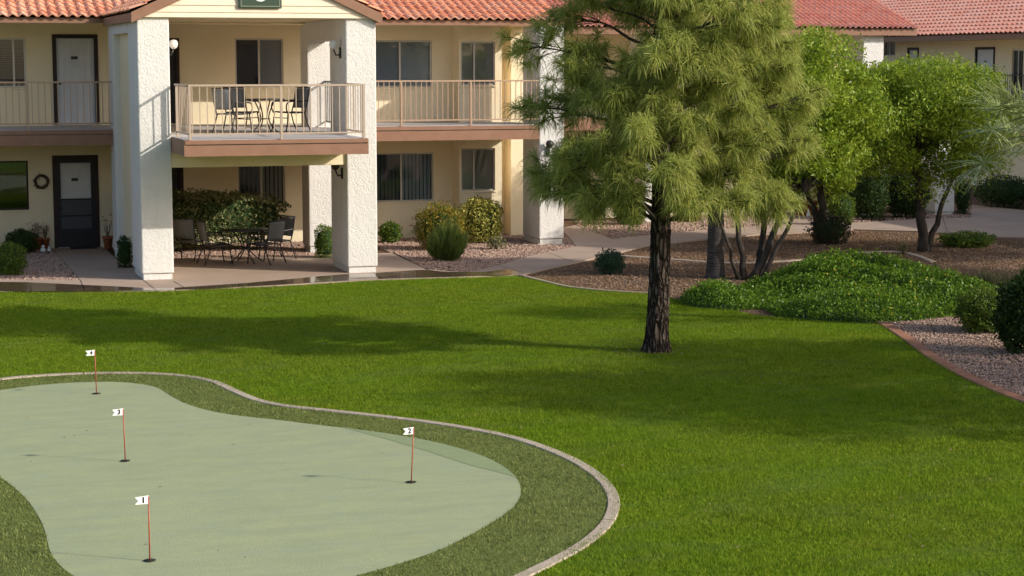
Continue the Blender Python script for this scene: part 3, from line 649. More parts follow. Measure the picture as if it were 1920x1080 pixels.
# right rake cuts back as in the photo: clip by slope
tile_roof('roof', (15.1, BE-.1, bz+.04), (1, 0, 0), (0, 1, PT), bx1-15.1+.1, 6.0, M['tile2'], B, pw=.16, ph=.33)
cx0, cx1 = FY(1618, 100, BE+.2)[0], FY(1657, 100, BE+.2)[0]
column(cx0, cx1, BE+.2, BE+1.4, bz-.131, parent=B, z0=.15)
column(19.0, 19.6, BE+.2, BE+1.4, bz-.131, parent=B, z0=.15)
MB().box(15.5, cx0, BE+.3, BW-.001, 2.52, FL2).build('walkway_deck', M['deck'], B); MB().box(15.5, cx0, BE+.24, BE+.298, 2.48, FL2-.03).build('fascia', M['brown'], B)
simple_railing(B, (15.5, BE+.33), (cx0, BE+.33))
for xw in (16.6, 22.3): window(B, xw, xw+1.3, 3.7, 4.8, BW-.12, 'vdark', 'frost')
# low stub wall / pier of the breezeway beyond the path
p0 = G(1752, 405); pr_ = thing('garden_pier', 'square white stucco pier standing beyond the path under the right tree', 'pier', (p0[0], p0[1], 0), 0)
MB().box(0, .62, 0, 1.2, .1, 2.6).build('shaft', M['white'], pr_, .02); MB().box(.03, .59, .03, 1.17, 0, .1).build('plinth', M['white'], pr_)
# building C, turned towards us from the right
c1 = Vector((*G(1716, 66, 5.2), 0)); cdir = (Vector((*G(1917, 60.5, 5.2), 0))-c1).normalized()
ang = math.atan2(cdir.y, cdir.x)
C_ = thing('apartment_building', 'far cream building at right with a single white door and dark framed window', 'building', (c1.x, c1.y, 0), ang)
nC = Vector((-math.sin(ang), math.cos(ang)))   # local +y : into the building
# local frame: x along facade towards camera, y into building
def CX(px):    # local x where the sight line through px meets the wall plane (local y = 1.3)
    r = ray(px, 100); rx, ry = r[0], r[1]; ox, oy = c1.x+nC.x*1.3, c1.y+nC.y*1.3
    t = (ox*nC.x+oy*nC.y)/(rx*nC.x+ry*nC.y); return (rx*t-ox)*math.cos(ang)+(ry*t-oy)*math.sin(ang)
def CZ_(px, py):
    r = ray(px, py); ox, oy = c1.x+nC.x*1.3, c1.y+nC.y*1.3
    t = (ox*nC.x+oy*nC.y)/(r[0]*nC.x+r[1]*nC.y); return HC+r[2]*t
dz = CZ_(1848, 88); d0, d1 = CX(1829), CX(1866)
wA = (CX(1657), CX(1678), CZ_(1670, 105), CZ_(1670, 78)); wB = (CX(1702), CX(1723), 2.85, CZ_(1715, 89)); wC = (CX(1898), CX(1919), 3.0, CZ_(1908, 93))
MBw = wall_open('wall', -14, 30, 0, 5.4, 1.3, .1, [wA, (d0, d1, FL2, dz), wB, wC], M['cream'], C_)
MB().box(-14, 30, 2.3, 8, 0, 5.4).build('inner_walls', M['cream'], C_)
door(C_, d0, d1, FL2, dz, 1.3); door(C_, *wB, 1.3); window(C_, *wA, 1.3, 'frost', 'none'); window(C_, *wC, 1.3, 'none', 'none')
MB().box(-14, 30, 0, 1.299, 2.5, FL2).build('walkway_deck', M['deck'], C_); MB().box(-14, 30, -.05, -.001, 2.48, FL2-.02).build('fascia', M['brown'], C_)
MB().box(-14, 30, .02, 1.299, 5.0, 5.03).build('ceiling', M['ceil'], C_)
MB().box(-14, 30, -.04, .015, 5.0, 5.17).build('fascia', M['brown'], C_)
MB().add([(-14, -.02, 5.17), (30, -.02, 5.17), (30, 8, 5.17+8*.36), (-14, 8, 5.17+8*.36)], [(0, 1, 2, 3)]).build('roof_sheathing', M['darkbrown'], C_)
tile_roof('roof', (-14, -.1, 5.19), (1, 0, 0), (0, 1, .36), 44, 6.5, M['tile2'], C_, pw=.30, ph=.40, seg=4, amp=.05)
simple_railing(C_, (-14, .05), (30, .05))

# ------------------------------------------------------------------ patio furniture
def arc(pts, m=4):
    out = []
    for i in range(len(pts)-1):
        p = [Vector(pts[min(max(i+j, 0), len(pts)-1)]) for j in (-1, 0, 1, 2)]
        for k in range(m):
            t = k/m; out.append(.5*(2*p[1]+(p[2]-p[0])*t+(2*p[0]-5*p[1]+4*p[2]-p[3])*t*t+(-p[0]+3*p[1]-3*p[2]+p[3])*t**3))
    out.append(Vector(pts[-1])); return out
def make_chair(label, loc, rz, group):
    t = thing('patio_chair', label, 'chair', loc, rz, group)          # faces local -Y
    for s in (-1, 1):
        MB().tube([(s*.25, -.22, .42), (s*.27, -.25, .2), (s*.27, -.29, 0)], .014).build('leg', M['chair'], t)
        MB().tube([(s*.25, .18, .40), (s*.26, .24, .2), (s*.26, .33, 0)], .014).build('leg', M['chair'], t)
        MB().tube(arc([(s*.25, .20, .42), (s*.25, .26, .62), (s*.255, .31, .92)]), .014).build('back_frame', M['chair'], t)
        MB().tube(arc([(s*.26, -.24, .40), (s*.28, -.28, .52), (s*.28, -.22, .63), (s*.28, .05, .64), (s*.27, .27, .66)]), .015).build('armrest', M['chair'], t)
        MB().tube([(s*.245, -.24, .425), (s*.245, .21, .40)], .013).build('seat_rail', M['chair'], t)
    for a_, b_ in (((-.27, -.25, .3), .01), ((-.255, .31, .92), .014), ((-.25, -.24, .425), .012)): MB().tube([a_, (-a_[0], a_[1], a_[2])], b_).build('stretcher', M['chair'], t)
    n = 6; v = []; f = []
    for i in range(n+1): y = -.24+i*.45/n; z = .425-.03*math.sin(math.pi*i/n); v += [(-.24, y, z), (.24, y, z)]
    f = [(2*i, 2*i+1, 2*i+3, 2*i+2) for i in range(n)]
    so_ = MB().add(v, f, True).build('seat', M['sling'], t); sm = so_.modifiers.new('s', 'SOLIDIFY'); sm.thickness = .008
    v = []
    for i in range(n+1): z = .5+i*.40/n; y = .225+i*.085/n+.02*math.sin(math.pi*i/n); v += [(-.245, y, z), (.245, y, z)]
    so_ = MB().add(v, f, True).build('backrest', M['sling'], t); sm = so_.modifiers.new('s', 'SOLIDIFY'); sm.thickness = .008
    return t
def put_chair(src, label, loc, rz, group):
    c = copy_tree(src); c.location = loc; c.rotation_euler = (0, 0, rz); c['label'] = label; c['group'] = group; return c
g0 = G(457, 492, CZ); gA = 'chairs around the patio table'; gB = 'chairs on the upper balcony'
c0 = make_chair('grey sling patio chair right of the round table, its back towards the lawn', (g0[0]+.42, g0[1]-.35, CZ), R(-140), gA)
put_chair(c0, 'grey sling patio chair left of the round table, seen from its side', (g0[0]-.62, g0[1]-.12, CZ), R(100), gA)
put_chair(c0, 'farthest left grey sling patio chair, half hidden by the white column beside the hedge', (g0[0]-1.05, g0[1]+.85, CZ), R(150), gA)
put_chair(c0, 'grey sling patio chair on the far right of the round table, half behind another chair', (g0[0]+.8, g0[1]+.45, CZ), R(-65), gA)
def table(label, loc, r, h):
    t = thing('patio_table', label, 'table', loc, .3)
    MB().lathe([(r-.03, h-.03), (r, h-.025), (r, h-.005), (r-.02, h)], 32).build('table_top', M['chair'] if r > .5 else M['chair'], t)
    MB().lathe([(r-.04, h+.002), (r-.04, h+.006)], 32).build('glass_top', mat('table_glass', (.05, .06, .055), .05, .8), t)
    for k in range(4):
        a = k*math.pi/2; c, s = math.cos(a), math.sin(a)
        MB().tube(arc([(c*r*.55, s*r*.55, h-.03), (c*.10, s*.10, h*.55), (c*.12, s*.12, h*.3), (c*r*.72, s*r*.72, 0)]), .014).build('leg', M['chair'], t)
    MB().tube([(.11*math.cos(x), .11*math.sin(x), h*.42) for x in np.linspace(0, 6.283, 17)[:-1]], .01, closed=True).build('ring', M['chair'], t)
    return t
table('round dark glass topped table on the ground floor patio', (g0[0]+.05, g0[1], CZ), .55, .72)
ux, uy = 7.22, 39.0
table('round dark glass topped table on the upper balcony', (ux, uy, FL2-.02), .42, .70)
put_chair(c0, 'grey sling balcony chair with its back to the lawn, left of the table', (ux-.72, uy-.35, FL2-.02), R(125), gB)
put_chair(c0, 'grey sling balcony chair behind the table, facing the lawn', (ux-.35, uy+.75, FL2-.02), R(20), gB)
put_chair(c0, 'balcony chair drawn away on the right of the table, arm lit by the sun', (ux+.62, uy+.45, FL2-.02), R(-68), gB)

# ------------------------------------------------------------------ plants
def leaves(c, size, aspect=.5, up=0., out=None, outw=0., fold=False):
    n = len(c); a = rdir(n)
    if out is not None: a = unit(a+out*outw)
    a[:, 2] += up; a = unit(a); b = unit(np.cross(a, rdir(n)))
    s = size*rng.uniform(.6, 1.3, (n, 1)); A_, B_ = a*s*.5, b*s*.5*aspect
    return np.stack([c-A_, c-B_*1.0+A_*.1, c+A_, c+B_+A_*.1], 1)
def shell(n, rx, ry, rz, p=2., lo=.72, bottom=-.6):
    d = rdir(n*2); d = d[d[:, 2] > bottom][:n]; q = np.abs(d)**p; k = q.sum(1)**(1/p)
    r = rng.uniform(lo**3, 1, len(d))**(1/3); u = d/k[:, None]; lump = 1+.09*np.sin(u[:, 0]*7+rx*5)*np.sin(u[:, 1]*6+1)+.07*np.sin(u[:, 2]*9+u[:, 0]*4)
    return u*np.array([rx, ry, rz])*(r*lump)[:, None], unit(d)
def shrub(name, label, px, py, wpx, hpx, m, leaf=.05, n=2200, depth=.8, p=2.4, cat='shrub', stems=True, group=None, asp=.5, lo=.72, up=0., jag=0, lbase=.0):
    x, y = G(px, py); f = fwd(x, y); rx = wpx/2*f/3640; h = hpx*f/3640; ry = rx*depth; x += math.sin(PS)*ry*.8; y += math.cos(PS)*ry*.8
    t = thing(name, label, cat, (x, y, 0), -PS, group)
    c, d = shell(n, rx, ry, h*.52, p, lo, -.95); c[:, 2] += h*.5+lbase
    if jag:
        j = rng.random(len(c)) < .25; c[j] += d[j]*jag*rng.random((j.sum(), 1))+np.array([0, 0, jag*.4])*rng.random((j.sum(), 1))
    c[:, 2] = np.maximum(c[:, 2], .02)
    quads('foliage', leaves(c, leaf, asp, up, d, .5), M[m] if isinstance(m, str) else m, t)
    vs = MB()
    nn, mm = 12, 7; V = []
    for i in range(mm+1):
        ph = -math.pi/2+math.pi*i/mm
        for k in range(nn):
            a = 2*math.pi*k/nn; dd = np.array([math.cos(ph)*math.cos(a), math.cos(ph)*math.sin(a), math.sin(ph)]); q = (np.abs(dd)**p).sum()**(1/p)
            s_ = .74*random.uniform(.9, 1.05); V.append((dd[0]/q*rx*s_, dd[1]/q*ry*s_, max(.0, h*.5+dd[2]/q*h*.5*s_)))
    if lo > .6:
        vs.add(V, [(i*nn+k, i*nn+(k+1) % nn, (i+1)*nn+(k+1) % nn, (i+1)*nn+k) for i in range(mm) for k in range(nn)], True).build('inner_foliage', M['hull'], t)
    if stems:
        s = MB()
        for k in range(9):
            a = random.uniform(0, 6.28); r = random.uniform(.2, .8)
            s.tube([(0, 0, 0), (rx*r*.4*math.cos(a), ry*r*.4*math.sin(a), h*.4), (rx*r*math.cos(a), ry*r*math.sin(a), h*.85)], [.012, .009, .004], 5)
        s.build('stems', M['twig'], t)
    return t
shrub('shrub', 'dark rounded shrub against the wall left of the plant pots', 36, 478, 62, 46, 'deep', .05, 2600)
shrub('shrub', 'clipped green shrub at the left picture edge in front of the darker one', 14, 520, 64, 64, 'mid', .045, 3200)
shrub('hedge', 'small dark box hedge squeezed between the walk and the left porch column', 232, 505, 26, 60, 'deep', .04, 1800, 1.3, 6, 'hedge')
shrub('hedge', 'square bright topped hedge behind the right porch column', 607, 487, 36, 62, 'mid', .04, 2600, 1.2, 7, 'hedge')
shrub('shrub', 'small leafy green shrub right of the right porch column', 731, 457, 44, 40, 'mid', .07, 900)
shrub('shrub', 'orange tipped shrub in the middle of the gravel bed', 824, 472, 96, 84, 'orange', .055, 5600, jag=.12)
shrub('shrub', 'low clump of dry stems at the right end of the gravel bed', 930, 470, 40, 26, 'dry', .07, 260, lo=.2)
shrub('hedge', 'rounded variegated yellow hedge below the small window', 902, 458, 80, 84, 'vari', .07, 5200, .7, 3.6, 'hedge')
shrub('shrub', 'dark green shrub behind the pine by the far wall', 1182, 424, 66, 52, 'mid', .06, 2200)
shrub('shrub', 'small blue green shrub alone in the shaded bed left of the pine trunk', 1144, 516, 58, 44, 'blue', .05, 1900, up=.3, jag=.05)
shrub('shrub', 'brownish low shrub half hidden between pine trunk and palm trunk', 1290, 418, 56, 30, 'orange', .06, 1300)
shrub('shrub', 'bright green ball shrub above the dusky bush by the path', 1580, 425, 54, 62, 'mid', .05, 2600)
shrub('shrub', 'dusky purple bush beside the path', 1560, 460, 78, 54, 'purple', .06, 2400, jag=.12)
shrub('shrub', 'mid green shrub right of the ball shrub on the far gravel', 1638, 416, 66, 110, 'deep', .07, 4200)
shrub('hedge', 'tall dark hedge in the shade left of the white pier', 1690, 402, 66, 84, 'deep', .06, 3200, .8, 5, 'hedge')
shrub('hedge', 'narrow clipped dark hedge right of the white pier', 1808, 404, 26, 66, 'deep', .05, 1700, 1.4, 6, 'hedge')
shrub('shrub', 'dark mass of shrubbery at the far right beyond the path', 1892, 392, 120, 62, 'deep', .07, 3200)
shrub('shrub', 'dark shrub behind the trees in the far shade', 1588, 411, 80, 100, 'deep', .08, 4200)
shrub('shrub', 'tall shadowed shrub under the green trees beyond the path', 1705, 412, 90, 110, 'deep', .08, 4800)
shrub('shrub', 'low spreading plant right of the forked tree', 1820, 466, 108, 28, 'mid', .06, 2400, .7, jag=.06)
shrub('shrub', 'green shrub right of the ground cover mound', 1856, 628, 110, 84, 'mid', .045, 6500, .8, jag=.05)
shrub('shrub', 'dark large leaved shrub cut by the right picture edge', 1938, 668, 124, 148, 'deep', .085, 4600, .8, jag=.08)
# patio hedge
x, y = 6.72, 43.5
t = thing('hedge', 'long variegated hedge with pale spots behind the patio table', 'hedge', (x, y, 0))
c, d = shell(11000, 1.78, .5, .62, 4, .6, -.9); c[:, 2] += .62+.12; c[:, 2] = np.maximum(c[:, 2], .1)
quads('foliage', leaves(c, .075, .6, 0, d, .5), leafmat('patio_hedge_leaf', [(.012, .03, .008), (.025, .05, .010), (.035, .065, .012), (.07, .10, .02), (.45, .45, .22)], .25), t)
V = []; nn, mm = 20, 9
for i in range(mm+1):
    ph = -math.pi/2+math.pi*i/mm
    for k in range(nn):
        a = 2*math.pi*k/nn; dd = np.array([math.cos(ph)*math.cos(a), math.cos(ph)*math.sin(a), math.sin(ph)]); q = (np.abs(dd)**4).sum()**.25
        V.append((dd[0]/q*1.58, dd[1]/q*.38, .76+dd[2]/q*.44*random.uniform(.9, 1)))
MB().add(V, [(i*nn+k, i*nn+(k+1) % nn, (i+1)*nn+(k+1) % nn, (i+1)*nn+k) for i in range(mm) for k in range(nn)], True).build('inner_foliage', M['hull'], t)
s = MB()
for k in range(16): a = random.uniform(-1.5, 1.5); s.tube([(a, 0, 0), (a+.1, random.uniform(-.2, .2), .6), (a+.2, random.uniform(-.3, .3), 1.0)], .012, 5)
s.build('stems', M['twig'], t)
shrub('shrub', 'low white flowered plant at the back left of the patio', 352, 468, 50, 30, 'vari', .05, 900, lo=.5)
# feathery upright shrub
def spray(name, label, px, py, wpx, hpx, m, n, length, cat='shrub', spread=.5, w=.012, group=None, wild=.04):
    x, y = G(px, py); f = fwd(x, y); rx = wpx/2*f/3640; h = hpx*f/3640; y += rx*.6
    t = thing(name, label, cat, (x, y, 0), 0, group)
    a = rng.uniform(0, 6.28, n); r = np.sqrt(rng.random(n)); tipr = rx*r; hh = h*(1-.35*r**2)*rng.uniform(.6, 1.05, n)*(1+wild*np.sin(a*5+1)+wild*.6*np.sin(a*11)); tipr = tipr*(1+wild*np.sin(a*4))
    V = []; base = np.stack([np.cos(a)*tipr*.35, np.sin(a)*tipr*.35, np.zeros(n)], -1); tip = np.stack([np.cos(a)*tipr*spread*2, np.sin(a)*tipr*spread*2, hh], -1)
    s0 = rng.uniform(0, .55, n)[:, None]; p = base+(tip-base)*s0; q = p+(tip-base)*rng.uniform(.3, .45, (n, 1))+rng.normal(0, .03, (n, 3)); q[:, 2] = np.maximum(q[:, 2], .03)
    sd_ = unit(np.cross(q-p, rdir(n)))*w/2; mid_ = (p+q)/2
    quads('foliage', np.stack([p, mid_-sd_, q, mid_+sd_], 1), M[m], t)
    s = MB()
    for k in range(8):
        aa = k*.8; s.tube([(.01*math.cos(aa), .01*math.sin(aa), 0), (rx*.3*math.cos(aa), rx*.3*math.sin(aa), h*.5)], [.01, .004], 5)
    s.build('stems', M['twig'], t); return t
spray('shrub', 'feathery grey green upright shrub in front of the orange tipped one', 846, 492, 92, 80, 'sage', 9000, .3, w=.022, wild=.16)
for i, (px, py, w_, h_) in enumerate(((1812, 556, 60, 50), (1858, 548, 70, 56), (1905, 556, 70, 60))):
    spray('grass_clump', ('straw coloured grass clump just behind the right end of the green mound', 'middle straw grass clump right of the green mound', 'straw grass clump at the right picture edge')[i], px, py, w_, h_, 'dry', 900, .4, 'ornamental grass', group='straw coloured grass clumps', w=.012)
spray('sapling', 'thin pale sprouts beside the base of the forked tree', 1697, 478, 26, 36, 'dry', 90, .3, 'plant', w=.02)

# ground cover mound
def hgt(x, y):
    f = math.sin(PS)*x+math.cos(PS)*y; l = math.cos(PS)*x-math.sin(PS)*y
    g1 = .95*np.exp(-((l-6.25)/1.6)**2-((f-35.3)/1.9)**2); g2 = .48*np.exp(-((l-3.6)/.62)**2-((f-34.0)/1.0)**2)
    g3 = .5*np.exp(-((l-8.0)/1.0)**2-((f-33.8)/1.3)**2); g4 = .45*np.exp(-((l-5.75)/1.3)**2-((f-32.35)/1.0)**2)
    return np.maximum(g1+g2+g3+g4-.16, 0)*(.92+.13*np.sin(l*4.3+f*2.6)*np.sin(f*3.1+l)+.07*np.sin(l*9.7)*np.sin(f*8.3))
n = 130000; f = rng.uniform(30.5, 39, n); l = rng.uniform(2.6, 9.2, n); x = math.sin(PS)*f+math.cos(PS)*l; y = math.cos(PS)*f-math.sin(PS)*l
h = hgt(x, y); k = h > .03; x, y, h = x[k], y[k], h[k]; k = ~inpoly(x, y, lawn) | (h > .06); x, y, h = x[k], y[k], h[k]
c = np.stack([x, y, h+rng.normal(0, .05, len(x))], -1); c[:, 2] = np.maximum(c[:, 2], .02)
gc = quads('ground_cover', leaves(c, .05, .7, .1), M['ivy']); tag(gc, 'big rounded mound of leafy green trailing ground cover', 'ground cover', kind='stuff')
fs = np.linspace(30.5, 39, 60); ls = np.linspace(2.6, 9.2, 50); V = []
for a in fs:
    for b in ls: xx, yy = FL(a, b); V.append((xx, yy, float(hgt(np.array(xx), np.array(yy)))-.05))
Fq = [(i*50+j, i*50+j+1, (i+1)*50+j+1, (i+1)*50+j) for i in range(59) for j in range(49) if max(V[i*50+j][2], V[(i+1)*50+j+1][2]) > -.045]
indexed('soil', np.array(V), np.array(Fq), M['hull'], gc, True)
k = rng.random(len(x)) < .006; k &= (lat(x, y) > 5.6)
quads('flowers', leaves(np.stack([x, y, h+.05], -1)[k], .05, 1), M['flower'], gc)

# ---------------- trees
def limb(p0, p1, sag=.1, n=5):
    p0, p1 = Vector(p0), Vector(p1); out = []
    for i in range(n+1):
        t = i/n; p = p0.lerp(p1, t); p.z += sag*math.sin(math.pi*t)*(p1-p0).length; p += Vector((random.uniform(-1, 1), random.uniform(-1, 1), random.uniform(-1, 1)))*.03*(p1-p0).length*math.sin(math.pi*t); out.append(p)
    return out
def pine():
    tx, ty = G(1230, 660)
    t = thing('pine_tree', 'long needled pine standing alone on the lawn with a dark furrowed trunk', 'tree', (tx, ty, 0), -PS)
    # trunk with furrowed relief
    n, m = 64, 230; V = []; H = 8.2
    for i in range(m+1):
        z = H*(i/m)**1.15; r = .150*(1-z/H)**.7+.02+(.05+.03*math.sin(1))*math.exp(-z/.14); cx = .03*math.sin(z*.9)+z*.012
        for k in range(n):
            a = 2*math.pi*k/n; rr = r*(1+.09*(1-abs(math.sin(a*5.5+math.sin(z*5)*.8+z*.4))**.5*2)*(.6+.4*math.sin(z*19+a*4))+.05*random.uniform(-1, 1)); V.append((cx+rr*math.cos(a), rr*math.sin(a), z))
    Fq = [(i*n+k, i*n+(k+1) % n, (i+1)*n+(k+1) % n, (i+1)*n+k) for i in range(m) for k in range(n)]
    indexed('trunk', np.array(V), np.array(Fq), M['bark'], t, True)
    # cluster centres inside an uneven crown; radius by height
    def rad(z): return np.interp(z, [1.8, 2.4, 3.2, 4.6, 5.5, 6.6, 7.6, 8.5], [1.45, 2.0, 2.1, 1.95, 1.75, 1.35, .85, .25])
    cl = []
    while len(cl) < 112:
        z = random.uniform(2.2, 8.3); a = random.uniform(0, 6.28); q = random.random()**.45
        if random.random() > (rad(z)/2.1)**1.5+.15: continue
        r = rad(z)*q*random.uniform(.9, 1.05)*(.70 if math.cos(a) < -.3 else .86); p = (r*math.cos(a)+.05, r*math.sin(a), z)
        if all((Vector(p)-Vector(c_)).length > .38 for c_ in cl): cl.append(p)
    # outlying tufts seen on the left of the crown and the low right
    cl += [(-1.72, -.2, 4.5), (-1.62, .1, 3.62), (-1.55, -.1, 2.62), (-1.2, .2, 2.55), (-1.25, .1, 2.95), (-1.2, .1, 3.7), (-1.3, 0, 4.95), (1.85, .1, 2.9), (1.6, -.3, 2.35), (1.4, -.4, 2.2), (.9, -.9, 2.25), (.3, -1.2, 2.3), (-.5, -1.2, 2.4), (-.95, -.8, 2.35), (1.9, 0, 3.7), (1.85, .2, 3.2), (1.75, .2, 4.3)]
    br = MB(); tips = []; dirs = []
    for c_ in cl:
        c_ = Vector(c_); r = math.hypot(c_.x, c_.y); z0 = max(1.9, c_.z-.35*r+random.uniform(-.1, .15)); p0 = (.012*z0, 0, z0)
        lp = limb(p0, c_, .04+random.uniform(-.03, .05), 6); rr = .014+.012*r
        br.tube(lp, [rr*(1-.75*i/6) for i in range(7)], 6)
        outw = Vector((c_.x, c_.y, .0)).normalized() if r > .05 else Vector((1, 0, 0))
        for k in range(13):
            d = Vector((random.gauss(0, 1), random.gauss(0, 1), random.gauss(.1, .7))).normalized()*random.uniform(.1, .42)+outw*random.uniform(0, .2)
            q = c_+d; br.tube(limb(lp[-1-random.randint(0, 2)], q, .05, 3), [.008, .007, .006, .004], 4, cap=False)
            tips.append(q); dirs.append((d.normalized()+outw*.4+Vector((0, 0, .25))).normalized())
    br.build('limbs', M['bark2'], t)
    tips = np.array([tuple(p) for p in tips]); dirs = np.array([tuple(p) for p in dirs]); nt_ = len(tips); K = 74
    c = np.repeat(tips, K, 0); dd = np.repeat(dirs, K, 0); n = len(c)
    c += dd*rng.uniform(-.12, .03, (n, 1)); dr = unit(rdir(n)*.85+dd*.6+np.array([0, 0, .15]))
    Ln = rng.uniform(.16, .31, (n, 1)); g_ = np.array([0, 0, -1.])
    p1 = c+dr*Ln*.42+g_*Ln*.03; p2 = p1+unit(dr*.85+g_*.42)*Ln*.33; p3 = p2+unit(dr*.55+g_*.8)*Ln*.36
    sv = unit(np.cross(dr, rdir(n)))*.0042
    V = np.stack([c-sv, c+sv, p1-sv, p1+sv, p2-sv*.8, p2+sv*.8, p3-sv*.2, p3+sv*.2], 1).reshape(-1, 3)
    fc = np.array([(0, 1, 3, 2), (2, 3, 5, 4), (4, 5, 7, 6)]); Fc = (fc[None]+8*np.arange(n)[:, None, None]).reshape(-1, 4)
    indexed('crown', V, Fc, M['needle'], t)
pine()

def broadleaf(name, label, px, py, trunks, centre, rad_, ncl, m, leaf=.08, per=330, seed=1, cat='tree', tr=.09, group=None, asp=.35, loc=None, bark='bark2'):
    random.seed(seed)
    x, y = loc if loc else G(px, py); t = thing(name, label, cat, (x, y, 0), -PS, group); tk = MB(); fork = []
    for (bx, by, ex, ey, ez, r) in trunks:
        tk.tube(limb((bx, by, 0), (ex, ey, ez), random.uniform(-.05, .05), 8), [r*(1.25 if i == 0 else 1-.5*i/8) for i in range(9)], 10); fork.append(Vector((ex, ey, ez)))
    tk.build('trunk', M[bark], t)
    br = MB(); C = []; k = 0
    while len(C) < ncl and k < 5000:
        k += 1; d = Vector((random.gauss(0, 1), random.gauss(0, 1), random.gauss(0, 1))).normalized(); q = random.uniform(.55, 1.0) if random.random() < .8 else random.uniform(.1, .6)
        p = Vector((centre[0]+d.x*rad_[0]*q, centre[1]+d.y*rad_[1]*q, centre[2]+d.z*rad_[2]*q))
        if d.z < -.75 and random.random() < .6: continue
        if all((p-c_).length > .30*rad_[0]/1.8 for c_ in C): C.append(p)
    for p in C:
        f0 = min(fork, key=lambda f_: (f_-p).length); br.tube(limb(f0, p, .08, 4), [.035, .026, .018, .01, .006], 5, cap=False)
    br.build('limbs', M[bark], t)
    cen = np.array([tuple(p) for p in C]); n = len(C)*per; cr = np.repeat(cen, per, 0); s_ = np.repeat(rng.uniform(.26, .62, (len(C), 1)), per, 0)*rad_[0]/1.8
    d = rdir(n); rr = rng.random((n, 1))**.42; c = cr+d*rr*s_*np.array([1.1, 1.1, .72])*(1+.25*np.sin(d[:, :1]*5+cr[:, :1]*3)*np.sin(d[:, 1:2]*6))
    quads('crown', leaves(c, leaf, asp, -.1, d, .6), M[m], t); random.seed(seed+50); return t
broadleaf('multi_trunk_tree', 'green tree with several pale stems rising from one base behind the pine', 1410, 525,
    [(0, 0, .75, .2, 1.75, .09), (-.15, .05, -.35, .3, 1.9, .07), (.1, .1, .35, .5, 2.0, .08), (.2, -.05, .95, -.1, 1.7, .06), (-.25, 0, -.75, .1, 1.5, .045)], (.95, .7, 3.15), (1.7, 1.5, 1.65), 84, 'lime', .10, 620, 3)
broadleaf('forked_tree', 'green tree with a dark forked trunk beside the path', 1733, 472,
    [(0, 0, -.15, .1, 1.7, .13), (.05, .02, .62, .1, 1.65, .08), (-.02, .05, -.2, .3, 1.9, .07)], (-.15, .4, 2.92), (2.05, 1.8, 1.5), 100, 'lime', .10, 700, 4)
broadleaf('tree', 'rounded green tree between the forked tree and the multi trunk tree, by the far roof', 0, 0, [(0, 0, .1, 0, 2.2, .12), (.05, 0, -.5, .1, 2.3, .08)], (0, 0, 2.9), (1.9, 1.7, 1.95), 100, 'lime', .10, 700, 5, loc=FL(45.5, 7.3))
# trees outside the frame on the right whose shade falls on the lawn and the beds
for i, (f_, l_, cz, rr, sd_) in enumerate(((21.3, 12.4, 4.6, 2.6, 11), (23.6, 16.5, 5.8, 2.6, 12), (35.5, 17.5, 5.6, 3.0, 13), (40.0, 19.0, 5.5, 3.2, 14), (31.5, 22.5, 6.8, 2.6, 15))):
    broadleaf('shade_tree', ('nearest', 'second', 'third', 'fourth', 'fifth')[i]+' round crowned shade tree beyond the right edge of the lawn', 0, 0, [(0, 0, .2, 0, cz-1.6, .16), (0, .1, -.6, .3, cz-1.3, .1)], (0, 0, cz), (rr, rr*.85, 1.9), 60, 'mid', .16, 240, sd_, loc=FL(f_, l_), group='shade trees beyond the right edge')
# palms
def frond(mb_r, L3, origin, az, el, length, droop, wl=.38, m=34, roll=0):
    o_ = np.array(origin); d = np.array([math.cos(az)*math.cos(el), math.sin(az)*math.cos(el), math.sin(el)]); pts = [o_.copy()]
    for i in range(m):
        pts.append(pts[-1]+d*length/m); d = d+np.array([0, 0, -droop/m]); d /= np.linalg.norm(d)
    mb_r.tube([tuple(p) for p in pts[::3]], [max(.016*(1-i/(m/3+1)), .004) for i in range(len(pts[::3]))], 5)
    for i in range(4, m):
        p = pts[i]; tg = (pts[min(i+1, m)]-pts[i-1]); tg /= np.linalg.norm(tg); side = np.cross(tg, [0, 0, 1]); side /= np.linalg.norm(side)+1e-6; upv = np.cross(side, tg)
        for s in (-1, 1):
            for _ in range(2):
                dl = side*s*.8+tg*.65+upv*random.uniform(-.1, .5); dl /= np.linalg.norm(dl); ll = wl*math.sin(math.pi*min(1, (i/m)*.85+.15))**.6*random.uniform(.85, 1.1)
                q = p+dl*ll+np.array([0, 0, -.06*ll]); w = side*0+np.cross(dl, upv); w /= np.linalg.norm(w)+1e-6; w *= .011
                mid_ = (p+q)/2+np.array([0, 0, .02]); L3.append([p, mid_-w, q, mid_+w])
def palm(name, label, loc, h, nf, length, tr, seed, trunk=True, els=(-.3, 1.2), wl=.38):
    random.seed(seed); t = thing(name, label, 'palm tree', (*loc, 0), -PS)
    V = []; n, m = 20, 70
    for i in range(m+1):
        z = h*i/m; r = tr*(1-.15*z/h)*(1+.035*(i % 3 == 0))+.05*math.exp(-z/.2)
        for k in range(n): a = 2*math.pi*k/n; V.append((r*math.cos(a), r*math.sin(a), z))
    indexed('trunk', np.array(V), np.array([(i*n+k, i*n+(k+1) % n, (i+1)*n+(k+1) % n, (i+1)*n+k) for i in range(m) for k in range(n)]), M['palmbark'], t, True)
    rb = MB(); L3 = []
    for k in range(nf): frond(rb, L3, (0, 0, h-.05), k*2.399, random.uniform(*els), length*random.uniform(.85, 1.1), random.uniform(.9, 1.6), wl)
    quads('fronds', np.array(L3), M['palm'], t); rb.build('frond_ribs', M['palm'], t)
palm('palm_tree', 'palm with a straight dark ringed trunk behind the pine', G(1341, 521), 4.3, 24, 1.5, .165, 21, els=(-.2, 1.3))
